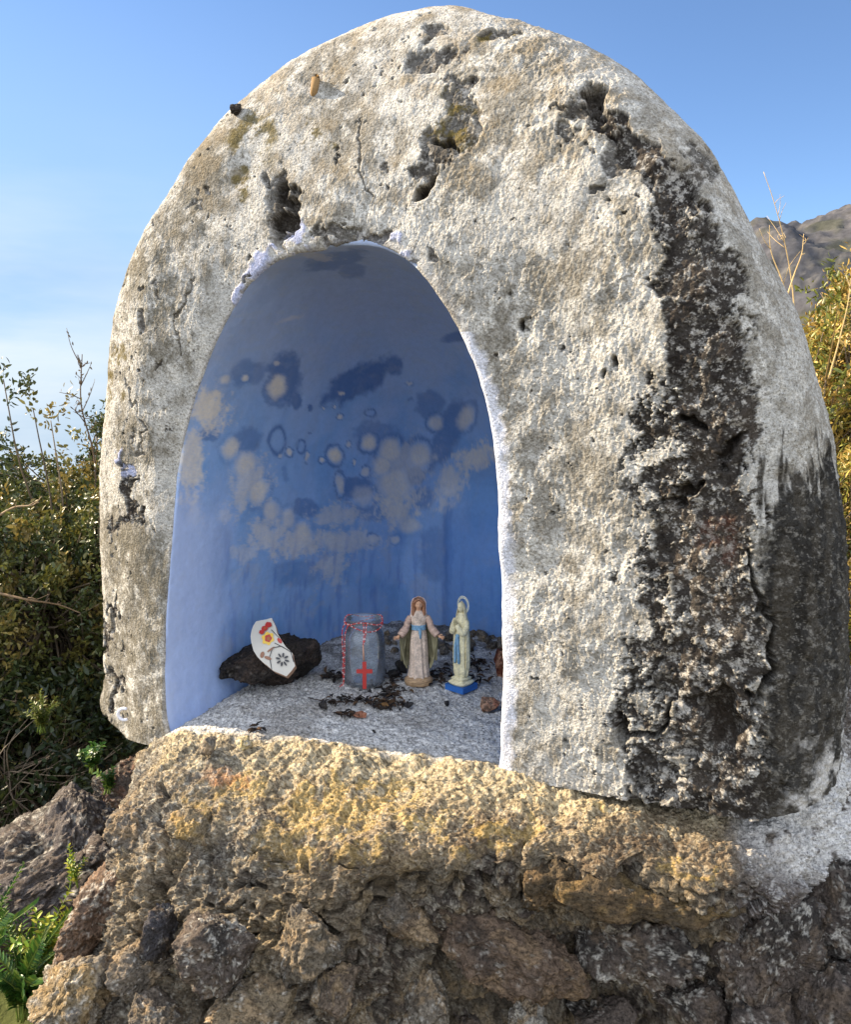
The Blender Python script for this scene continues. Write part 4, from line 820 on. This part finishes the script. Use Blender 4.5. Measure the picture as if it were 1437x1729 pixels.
def blob(cx, cy, rx, ry, ang=0, n_=14, wob=0.0, nw=5): return [(cx + (rx * cos(a_) * cos(ang) - ry * sin(a_) * sin(ang)) * (1 + wob * cos(nw * a_)), cy + (rx * cos(a_) * sin(ang) + ry * sin(a_) * cos(ang)) * (1 + wob * cos(nw * a_))) for a_ in np.arange(n_) * 2 * pi / n_]
lf_ = .0004
tpoly(blob(287, 302, 26, 28, .3, 30, .14, 6), lf_, 2); tpoly(blob(289, 302, 15, 17, 0, 20, .1, 5), lf_ * 2, 1); tpoly(blob(290, 304, 7, 8), lf_ * 3, 5)
tpoly(blob(286, 238, 15, 13, .4, 24, .08, 5), lf_, 1); tpoly(blob(270, 255, 14, 12, .2, 24, .08, 5), lf_, 1); tpoly(blob(258, 272, 12, 10, .2, 24, .08, 5), lf_, 1); tpoly(blob(272, 254, 5, 4), lf_ * 2, 5)
tpoly(blob(338, 312, 14, 8, .9), lf_, 1); tpoly(blob(262, 372, 9, 14, .4), lf_, 6); tpoly(blob(286, 386, 16, 7, .3), lf_, 6); tpoly(blob(300, 350, 20, 4, -.6), lf_, 6)
def bar(x0, y0, x1, y1, w, m=3):
    d = np.array([x1 - x0, y1 - y0], float); d /= np.linalg.norm(d); nrm_ = np.array([-d[1], d[0]]) * w; tpoly([(x0 + nrm_[0], y0 + nrm_[1]), (x1 + nrm_[0], y1 + nrm_[1]), (x1 - nrm_[0], y1 - nrm_[1]), (x0 - nrm_[0], y0 - nrm_[1])], lf_, m)
hexp = [(294, 380), (308, 344), (345, 335), (384, 358), (394, 398)]
for a_, b_ in zip(hexp[:-1], hexp[1:]): bar(*a_, *b_, 1.6)
bar(294, 380, 300, 432, 1.6); bar(300, 262, 336, 300, 1.5); bar(316, 322, 372, 350, 1.6)
for k_ in range(8):
    a_ = k_ * pi / 4 + .2; tpoly(blob(348 + 19 * cos(a_), 391 + 19 * sin(a_), 10, 4.2, a_, 10), lf_, 3)
def flat(name, c, rough=.3):
    m = bpy.data.materials.new(name); m.use_nodes = True; p_ = m.node_tree.nodes['Principled BSDF']; p_.inputs['Roughness'].default_value = rough
    nz_ = m.node_tree.nodes.new('ShaderNodeTexNoise'); nz_.inputs['Scale'].default_value = 160; nz_.inputs['Detail'].default_value = 4
    rp = m.node_tree.nodes.new('ShaderNodeMix'); rp.data_type = 'RGBA'; rp.inputs['A'].default_value = (*(c * .8), 1); rp.inputs['B'].default_value = (*np.clip(c * 1.12, 0, 1), 1)
    m.node_tree.links.new(nz_.outputs['Fac'], rp.inputs['Factor']); m.node_tree.links.new(rp.outputs['Result'], p_.inputs['Base Color']); return m
tms = [flat('white_glaze', srgb(186, 182, 172)), flat('red_glaze', srgb(166, 44, 34)), flat('yellow_glaze', srgb(214, 176, 62)), flat('black_glaze', srgb(34, 34, 40)), flat('bare_bisque', srgb(170, 134, 108), .9), flat('orange_glaze', srgb(150, 92, 30)), flat('brown_glaze', srgb(132, 88, 62))]
shard = mesh_from('tile_shard', tv, np.array(tf), None, None, None, False, tms, tm); shard.location = tc_
tag(shard, 'broken white tile shard painted with red and yellow flowers leaning on the lava stone', 'tile shard')

# --- chips, pebbles and litter on the niche floor
TC = dict(tint=(172, 118, 92), alt=(146, 98, 76), brown=(186, 140, 112), lichen=.1, box=.8, rough=.6)
loose('brick_fragment', 826, 1199, 0, (.020, .016, .011), 71.3, dict(TC, tint=(140, 104, 84), brown=(160, 128, 104)), 'brown brick fragment by the right jamb of the niche', 'brick fragment', 5, (0, 0, .3))
loose('terracotta_chip', 608, 1209, 0, (.0115, .009, .005), 72.3, TC, 'small flat terracotta chip in front of the leaf litter', 'chip', 4, (0, .1, .4))
loose('stone', 855, 1140, 0, (.02, .03, .03), 73.1, dict(TC, tint=(112, 66, 50), alt=(84, 54, 44)), 'dark red stone half hidden behind the right jamb', 'stone', 4)
DP = dict(tint=(52, 50, 50), alt=(36, 35, 35), brown=(64, 58, 52), lichen=.15)
for i_, (x, y, sx_, lab) in enumerate([(545, 1195, .0105, 'dark grey pebble leftmost on the niche floor'), (690, 1192, .008, 'dark flat pebble before the open armed statuette'), (756, 1190, .008, 'dark pebble before the praying statuette'),
        (650, 1194, .008, 'brownish pebble at the right end of the leaf litter'), (676, 1132, .018, 'dark round stone close behind the open armed statuette at its left'), (665, 1143, .012, 'small black stone between the jar and the open armed statuette'), (690, 1148, .007, 'tiny pale stone at the left foot of the open armed statuette'), (632, 1236, .004, 'tiny dark pebble alone on the bare floor near the sill')]):
    kw = dict(DP)
    if i_ == 3: kw = dict(tint=(140, 108, 66), alt=(112, 84, 54), brown=(150, 120, 80), lichen=.1)
    if i_ == 6: kw = dict(tint=(176, 176, 184), alt=(150, 150, 156), brown=(170, 165, 160), lichen=.1)
    loose('pebble', x, y, 0, (sx_, sx_ * .8, sx_ * (.8 if sx_ > .01 else .55)), 80.3 + i_, kw, lab, 'pebble', 4, (0, 0, i_ * .7))
def leaf_set(G, P, D, N_, Ln, Wd, colr, fold=.25, curl=.2):
    """vectorised leaves: base points P, directions D, normals N_, lengths, widths, colours (n,3): 8-vertex folded leaf"""
    n_ = len(P); D = D / np.linalg.norm(D, axis=1, keepdims=True); N_ = N_ - D * (N_ * D).sum(1, keepdims=True); N_ /= np.maximum(np.linalg.norm(N_, axis=1, keepdims=True), 1e-9); Sd = np.cross(D, N_)
    Ln = np.broadcast_to(Ln, (n_,))[:, None]; Wd = np.broadcast_to(Wd, (n_,))[:, None]
    def pt(t_, s_, h): return P + D * Ln * t_ + Sd * Wd * s_ + N_ * (Ln * h)
    f_ = fold * Wd / Ln
    V_ = np.stack([pt(0, 0, 0), pt(.33, -.5, f_ * .6), pt(.33, 0, -curl * .05), pt(.33, .5, f_ * .6), pt(.68, -.42, f_ * .5 - curl * .1), pt(.68, 0, -curl * .2), pt(.68, .42, f_ * .5 - curl * .1), pt(1, 0, -curl * .45)], 1)
    b = np.arange(n_)[:, None, None] * 8
    q = (b + np.array([[1, 2, 5, 4], [2, 3, 6, 5]])[None]).reshape(-1, 4); t_ = (b + np.array([[0, 2, 1], [0, 3, 2], [4, 5, 7], [5, 6, 7]])[None]).reshape(-1, 3)
    G.add(V_.reshape(-1, 3), q, t_, np.repeat(colr, 8, 0))
G = Geo(); cl = [(560, 1183, 14, 4), (600, 1183, 22, 5), (640, 1180, 20, 8), (655, 1172, 16, 8), (668, 1168, 14, 8), (640, 1190, 24, 6), (672, 1190, 16, 5), (560, 1140, 14, 5), (655, 1148, 24, 10), (740, 1146, 24, 10), (730, 1135, 22, 10), (560, 1145, 16, 4), (800, 1145, 24, 8), (790, 1120, 30, 8), (585, 1206, 14, 2), (432, 1232, 10, 4)]
PP = []
for x, y, sx_, sy_ in cl:
    for _ in range(int(6 + sx_ * 1.1)): PP.append(onz(x + rng.normal() * sx_ * .6, y + rng.normal() * sy_ * .7, .002))
PP = np.array(PP); n_ = len(PP); D = rng.normal(size=(n_, 3)) * [1, 1, .18]; N_ = rng.normal(size=(n_, 3)) * .35 + [0, 0, 1]
cc = np.array([srgb(*random.choice([(50, 44, 40), (62, 50, 42), (40, 38, 38), (88, 68, 50), (56, 50, 46)])) for _ in range(n_)])
leaf_set(G, PP + [0, 0, .002], D, N_, rng.uniform(.008, .020, n_), rng.uniform(.003, .008, n_), cc, .5, .6)
for x, y, dx, dy in ((520, 1178, 28, 6), (565, 1203, 30, 6), (650, 1175, 34, -10), (600, 1184, -40, 2)): G.tube([onz(x, y, .003), onz(x + dx * .5, y + dy * .5, .005), onz(x + dx, y + dy, .003)], .0009, 5, srgb(58, 46, 38))
o = G.build('leaf_litter', M_DRY); tag(o, 'dark dry leaf litter scattered over the niche floor', 'leaf litter', None, 'stuff')
# rubble at the back of the niche floor
GB = Geo()
for i_ in range(46):
    x = rng.uniform(640, 900); y = rng.uniform(1068, 1100); V_, f_, c_ = rock_mesh((rng.uniform(.006, .016),) * 3, 100 + i_ * 1.31, 3, **dict(GR, lichen=.3)); GB.add(V_ + onz(x, y, .003), None, f_, c_)
o = GB.build('mortar_crumbs', M_ROCK); tag(o, 'grey mortar crumbs heaped along the foot of the back wall', 'crumbs', None, 'stuff')

# --- little things on the stucco
G = Geo(); c0 = face_pt(529, 148); q0 = wl(*c0) + VV * .009
G.tube([q0 - VV * .004 + ZV * .016 + UV * .004, q0 - VV * .007 + ZV * .013 + UV * .003, q0 - VV * .007 - ZV * .008, q0 - VV * .004 - ZV * .016 - UV * .002], [.0045, .0062, .006, .0035], 10, srgb(150, 122, 84)); o = G.build('wooden_peg', M_DRY); tag(o, 'short tan wooden peg stuck in the stucco near the top', 'peg')
V_, f_, c_ = rock_mesh((.010, .010, .009), 90.4, 4, **dict(DP)); o = mesh_from('stone', V_, f_, M_ROCK, None, c_); o.location = onv(398, 186, .066); tag(o, 'tiny dark stone on the upper left outline of the shrine', 'stone')
G = Geo(); q0 = at(209, 1206, 1.30); th = np.linspace(R(60), R(300), 16); G.tube(q0 + np.stack([.010 * np.cos(th), 0 * th, .010 * np.sin(th)], -1), .0028, 8, srgb(214, 214, 220)); o = G.build('hook', M_BEAD); tag(o, 'small white plastic hook under the lower left corner of the shrine', 'hook')

# ------------------------------------------------------------------ ground, hill, mountain
def ghill(X, Y):
    h = -.80 + .05 * np.clip(Y - 2.5, 0, 60) + .10 * np.clip(X - 1.2, 0, 60) * sstep(1, 5, Y) - .02 * np.clip(-X - 2, 0, 60)
    h = h - .15 * sstep(.4, -.8, X + .25) * sstep(2.2, .6, Y)
    return h
NGR = 220; rr = np.concatenate([np.linspace(0.02, 4, 90), np.geomspace(4.05, 2500, 130)]); aa = np.linspace(0, 2 * pi, 361)[:-1]
RR, AA = np.meshgrid(rr, aa, indexing='ij'); gx = RR * np.cos(AA); gy = RR * np.sin(AA) + .8
gz = np.where(RR < 60, ghill(gx, gy), 0); far = sstep(25, 70, RR); gz = gz * (1 - far) - 1.0 * far - .16 * np.clip(RR - 9, 0, None) * sstep(40, -10, gx)
gp = np.stack([gx, gy, gz], -1).reshape(-1, 3)
gz2 = gz.ravel() + np.where(RR.ravel() < 30, fbm(gp, .6, 4, 201) * .06 + fbm(gp, .08, 3, 202) * .015, 0)
gc = np.empty(gp.shape, np.float32); gc[:] = srgb(92, 78, 56); gc = cmix(gc, srgb(70, 76, 40), sstep(-.2, .4, fbm(gp, 1.2, 4, 203))); gc = cmix(gc, srgb(128, 110, 70), sstep(.1, .5, fbm(gp, .4, 4, 204)) * .6)
gp[:, 2] = gz2
o = mesh_from('ground', gp, grid_faces(360, 220) if False else np.stack([(np.arange(219)[:, None] * 360 + np.arange(360)[None]), ((np.arange(219)[:, None] + 1) * 360 + np.arange(360)[None]), ((np.arange(219)[:, None] + 1) * 360 + (np.arange(360)[None] + 1) % 360), (np.arange(219)[:, None] * 360 + (np.arange(360)[None] + 1) % 360)], -1).reshape(-1, 4), M_GROUND, None, gc); structure(o)
# mountain to the right
mu = np.linspace(-60, 420, 340); mv_ = np.linspace(0, 1, 110)
MX, MV = np.meshgrid(mu, mv_, indexing='ij')
crest = (48 * sstep(20, 100, MX) + 30 * sstep(100, 160, MX)) * (1 + .0 * MX) + 16 * sstep(150, 260, MX); My = 260 + 150 * MV
mz = -70 + (66 * sstep(-60, 100, MX) + crest) * np.sin(MV * pi / 2) ** .8
mpnt = np.stack([MX, My, mz], -1).astype(np.float32); mz = mz + (fbm(mpnt, 40, 5, 211, .55) * 6 + fbm(mpnt, 6, 3, 212) * 1.2) * sstep(.02, .2, MV) * sstep(20, 60, crest + 10); mpnt[..., 2] = mz
mc = np.empty(mpnt.shape, np.float32); mc[:] = srgb(76, 76, 80); mc = cmix(mc, srgb(58, 60, 66), sstep(-.2, .4, fbm(mpnt, 18, 4, 213))); mc = cmix(mc, srgb(92, 90, 88), sstep(.1, .5, fbm(mpnt, 8, 4, 214)) * .7); mc = cmix(mc, srgb(66, 68, 54), sstep(.0, .4, fbm(mpnt, 25, 4, 215)) * .6)
structure(mesh_from('mountain', mpnt.reshape(-1, 3), grid_faces(340, 110), M_HILL, None, mc.reshape(-1, 3)))

# ------------------------------------------------------------------ shrubs
def shrub(name, base, size, nclump, leaves, leaf, pal, seed, label, cat='shrub', group=None, tips=None, stems=7, gap=.0, dens=1.0):
    """base point, half sizes (x,y,height); leaf clumps spread in an uneven crown over forked stems"""
    g = np.random.default_rng(seed); base = np.asarray(base, float); rx, ry, h = size
    root = empty(name, base, 0, label, cat, group)
    GS, GL = Geo(), Geo(); cen = []
    while len(cen) < nclump:
        q = g.uniform(-1, 1, 3); rad = np.linalg.norm(q * [1, 1, 1])
        if rad > 1: continue
        if g.random() > .25 + .75 * rad ** 2: continue
        cen.append(q)
    cen = np.array(cen); P = np.stack([cen[:, 0] * rx, cen[:, 1] * ry, h * (.52 + .48 * cen[:, 2])], -1)
    lump_ = fbm(P + seed, max(rx, h) * .45, 3, seed) ; P = P * (1 + .30 * lump_[:, None] * np.array([1, 1, .9])); P[:, 2] = np.maximum(P[:, 2], .03)
    keep = fbm(P + seed * 2, .35, 2, seed + 3) > gap - .62
    P = P[keep]
    if tips is not None: P = np.vstack([P, np.asarray(tips) - base])
    # stems
    forks = []
    for k_ in range(stems):
        a_ = g.uniform(0, 2 * pi); tip = np.array([cos(a_) * rx * .45, sin(a_) * ry * .45, h * g.uniform(.45, .7)]); mid = tip * [.35, .35, .5] + g.normal(size=3) * .04
        pts = spline([(g.normal() * .03, g.normal() * .03, -.08), mid, tip], 14); GS.tube(pts, np.linspace(.016, .007, 14) * (h / 1.4), 6, srgb(92, 80, 68)); forks += [pts[6], pts[9], pts[13]]
    forks = np.array(forks)
    for p_ in P[::2]:
        f_ = forks[np.argmin(np.linalg.norm(forks - p_, axis=1) + g.random(len(forks)) * .2)]; m_ = (f_ + p_) / 2 + g.normal(size=3) * .04 - [0, 0, .03]
        GS.tube(spline([f_, m_, p_], 8), np.linspace(.0055, .0018, 8) * (h / 1.4), 5, srgb(*random.choice([(104, 92, 78), (84, 74, 62), (130, 116, 98)])))
    lp_, ld, ln_, lc = [], [], [], []
    for p_ in P:
        m_ = max(4, int(leaves * g.uniform(.5, 1.3))); out_ = p_ - np.array([0, 0, h * .35]); out_ = out_ / (np.linalg.norm(out_) + 1e-6)
        ax = out_ * .7 + g.normal(size=3) * .5 + [0, 0, .45]; ax /= np.linalg.norm(ax); Ls = leaf[0] * g.uniform(3.0, 5.5)
        t_ = g.random(m_); q = p_ + ax * (t_[:, None] - .35) * Ls + g.normal(size=(m_, 3)) * leaf[0] * .55
        d_ = ax * .7 + g.normal(size=(m_, 3)) * .75; lp_.append(q); ld.append(d_); ln_.append(np.cross(d_, g.normal(size=(m_, 3))) * .8 + [0, 0, .5])
        c_ = srgb(*pal[g.integers(len(pal))]); lc.append(c_ * g.uniform(.55, 1.5, (m_, 1)))
    lp_, ld, ln_, lc = [np.concatenate(q) for q in (lp_, ld, ln_, lc)]; n_ = len(lp_)
    leaf_set(GL, lp_, ld, ln_, leaf[0] * g.uniform(.45, 1.4, n_), leaf[1] * g.uniform(.55, 1.35, n_), np.clip(lc, 0, 1), .3, .3)
    GS.build('stems', M_BARK, root); GL.build('foliage', M_LEAF, root); return root
OL = [(70, 78, 38), (90, 92, 44), (56, 66, 34), (108, 104, 52), (76, 82, 42), (124, 110, 58), (60, 72, 36)]
DG = [(44, 56, 28), (36, 48, 26), (58, 66, 32), (48, 54, 30)]
GY = [(150, 136, 62), (120, 118, 50), (168, 140, 70), (98, 104, 44), (136, 118, 56), (180, 152, 84)]
def gz_at(x, y): return float(ghill(np.array(x), np.array(y)))
def tipsat(l_): return [at(*q) for q in l_]
shrub('evergreen_shrub', (-1.45, 2.55, gz_at(-1.45, 2.55)), (.70, .48, 1.17), 2900, 46, (.020, .0088), OL, 301, 'olive green evergreen shrub left of the shrine with sunlit leaf tips', tips=tipsat([(40, 650, 2.5), (55, 690, 2.5), (20, 670, 2.5), (5, 640, 2.5), (110, 690, 2.55), (85, 710, 2.5)]), stems=9)
shrub('evergreen_shrub', (-.95, 3.1, gz_at(-.95, 3.1)), (.60, .45, 1.26), 2400, 46, (.020, .0086), OL, 302, 'taller brownish green shrub close behind the left edge of the shrine')
shrub('evergreen_shrub', (-2.6, 3.2, gz_at(-2.6, 3.2)), (1.0, .7, 1.32), 2200, 36, (.028, .0115), DG, 303, 'dark green shrub at the far left behind the olive green one')
shrub('evergreen_shrub', (-1.05, 2.15, gz_at(-1.05, 2.15)), (.40, .3, .55), 420, 28, (.026, .011), DG, 304, 'low dark shrub in the shade above the lava boulder')
# bare sprig poking above the shrubs
def twig(name, base, tip, seed, label, col, n_side=8, w=.004, curl=0.0, leaves=0):
    g = np.random.default_rng(seed); base, tip = np.asarray(base), np.asarray(tip); G_t = Geo(); ln = np.linalg.norm(tip - base)
    main = spline([base, base * .6 + tip * .4 + g.normal(size=3) * ln * .04, base * .25 + tip * .75 + g.normal(size=3) * ln * .04, tip], 30); G_t.tube(main, np.linspace(w, w * .35, 30), 6, col)
    for k_ in range(n_side):
        t_ = g.uniform(.35, .97); b = main[int(t_ * 29)]; d = (tip - base) / ln * g.uniform(.3, .9) + g.normal(size=3) * .45; L_ = ln * g.uniform(.1, .28) * (1.2 - t_ * .6)
        e = b + d * L_; G_t.tube(spline([b, (b + e) / 2 + g.normal(size=3) * L_ * .12, e], 8), np.linspace(w * .45, w * .18, 8), 5, col)
        if leaves:
            m_ = leaves; tt_ = g.random(m_)[:, None]; leaf_set(G_t, b + (e - b) * tt_, d + g.normal(size=(m_, 3)) * .8, g.normal(size=(m_, 3)), .014, .005, np.tile(srgb(96, 86, 70), (m_, 1)))
    o_ = G_t.build(name, M_DRY); tag(o_, label, 'twig'); return o_
twig('bare_twig', at(160, 900, 2.6), at(138, 598, 2.6), 11, 'bare grey twig with tiny leaves rising beside the left edge of the shrine', srgb(112, 96, 80), 16, .004, 0, 4)
twig('bare_twig', at(-10, 875, 2.25), at(70, 838, 2.2), 12, 'pale bare twig slanting across the middle of the left shrub', srgb(170, 148, 120), 4, .0035)
twig('bare_twig', at(-10, 1000, 2.1), at(135, 1035, 2.15), 13, 'brown bare twig drooping across the lower left shrub', srgb(140, 118, 92), 6, .004)
twig('bare_twig', at(-10, 1175, 2.05), at(80, 1180, 2.05), 14, 'thin pale twig lying in the dark under the left shrub', srgb(140, 122, 100), 3, .003)
# right side scrub and dry stalks
shrub('scrub_bush', (2.30, 4.4, gz_at(2.3, 4.4)), (.66, .6, 1.52), 1700, 28, (.042, .014), GY, 311, 'yellow green sunlit bush right behind the shrine')
shrub('scrub_bush', (3.4, 5.6, gz_at(3.4, 5.6)), (1.1, .8, 1.62), 1300, 28, (.05, .016), GY, 312, 'larger yellowish bush farther up the slope at the right edge')
shrub('scrub_bush', (1.86, 3.9, gz_at(1.86, 3.9)), (.5, .45, 1.5), 1500, 32, (.034, .012), GY, 314, 'golden green bush close behind the curved right outline of the shrine')
shrub('scrub_bush', (1.55, 3.3, gz_at(1.55, 3.3)), (.42, .4, 0.95), 600, 28, (.036, .010), GY, 313, 'low straw coloured bush near the right flank of the shrine')
for i_, (x0, y0, x1, y1, Y_, lab) in enumerate([(1345, 560, 1290, 290, 3.4, 'tall forked dry stalk standing highest behind the right flank'), (1340, 540, 1300, 380, 3.3, 'pale dry stalk with hooked tip beside the tall forked one'), (1330, 500, 1358, 395, 3.2, 'short pale dry stalk leaning right behind the flank'), (1400, 640, 1437, 470, 3.0, 'golden dry stalk leaning right at the photo edge'), (1395, 640, 1415, 520, 3.0, 'thin brown stalk in front of the yellow green bush')]):
    o = twig('dry_stalk', at(x0, y0, Y_), at(x1, y1, Y_), 30 + i_, lab, srgb(206, 180, 130) if i_ != 4 else srgb(110, 90, 54), 8 if i_ == 0 else 4, .0034 if i_ != 0 else .003); o['category'] = 'stalk'

# ------------------------------------------------------------------ small green plants at the lower left
def frond_plant(name, base, stems, seed, pal, label, leafy=True, L_=.16, leaf=(.024, .009), cat='plant'):
    g = np.random.default_rng(seed); root = empty(name, base, 0, label, cat); GS, GL = Geo(), Geo()
    for k_ in range(stems):
        a_ = g.uniform(0, 2 * pi); lean = g.uniform(.15, .8); tip = np.array([cos(a_) * lean, sin(a_) * lean, 1.0]) * L_ * g.uniform(.6, 1.15); mid = tip * [.3, .3, .55]
        pts = spline([(g.normal() * .006, g.normal() * .006, -.01), mid, tip], 16); GS.tube(pts, np.linspace(.0016, .0007, 16), 5, srgb(104, 124, 52))
        m_ = 26 if leafy else 36; t_ = np.linspace(.2, 1, m_); b = np.stack([np.interp(t_, np.linspace(0, 1, 16), pts[:, q]) for q in range(3)], -1); ax = np.gradient(b, axis=0); ax /= np.linalg.norm(ax, axis=1, keepdims=True)
        sd_ = np.cross(ax, g.normal(size=3)); sd_ /= np.linalg.norm(sd_, axis=1, keepdims=True)
        if leafy: ang = np.arange(m_) * 2.4; up_ = np.cross(ax, sd_); d = ax * .6 + sd_ * np.cos(ang)[:, None] + up_ * np.sin(ang)[:, None]
        else: d = ax * .7 + sd_ * np.where(np.arange(m_) % 2, 1, -1)[:, None]
        c_ = np.array([srgb(*pal[g.integers(len(pal))]) for _ in range(m_)]) * g.uniform(.75, 1.25, (m_, 1))
        leaf_set(GL, b, d, ax + [0, 0, .3], leaf[0] * (1.15 - .55 * t_), leaf[1] * (1.1 - .5 * t_), np.clip(c_, 0, 1), .3, .2)
    GS.build('stems', M_LEAF, root); GL.build('foliage', M_LEAF, root); return root
GN = [(56, 92, 34), (72, 108, 40), (46, 78, 30), (96, 116, 46)]
YG = [(150, 160, 50), (120, 146, 44), (176, 172, 70), (96, 130, 40)]
frond_plant('fern_plant', at(40, 1710, 1.22), 26, 401, GN, 'bright green ferny plant at the bottom left corner', False, .14, (.024, .007))
frond_plant('fern_plant', at(-30, 1650, 1.28), 24, 402, GN, 'ferny plant cut off by the left edge of the photo', False, .15, (.024, .007))
frond_plant('leafy_plant', at(72, 1640, 1.28), 12, 403, YG, 'yellow green leafy plant above the ferny one', True, .10, (.024, .009))
frond_plant('leafy_plant', at(124, 1490, 1.38), 4, 404, YG, 'small upright sprig growing beside the plinth', True, .06, (.013, .006))
frond_plant('leafy_plant', at(158, 1295, 1.45), 8, 405, GN, 'small green tuft on top of the lava boulder', True, .045, (.016, .010))
frond_plant('leafy_plant', at(185, 1330, 1.43), 5, 406, GN, 'tiny green sprout in the crack between boulder and plinth', True, .035, (.014, .008))
frond_plant('leafy_plant', at(85, 1720, 1.22), 16, 407, GN, 'low broad leaved weed at the foot of the plinth', True, .06, (.022, .014))
frond_plant('leafy_plant', at(70, 1230, 1.85), 14, 408, [(96, 104, 46), (112, 116, 50), (78, 88, 38)], 'sunlit leafy sprigs in front of the dark shade on the left', True, .075, (.015, .007))
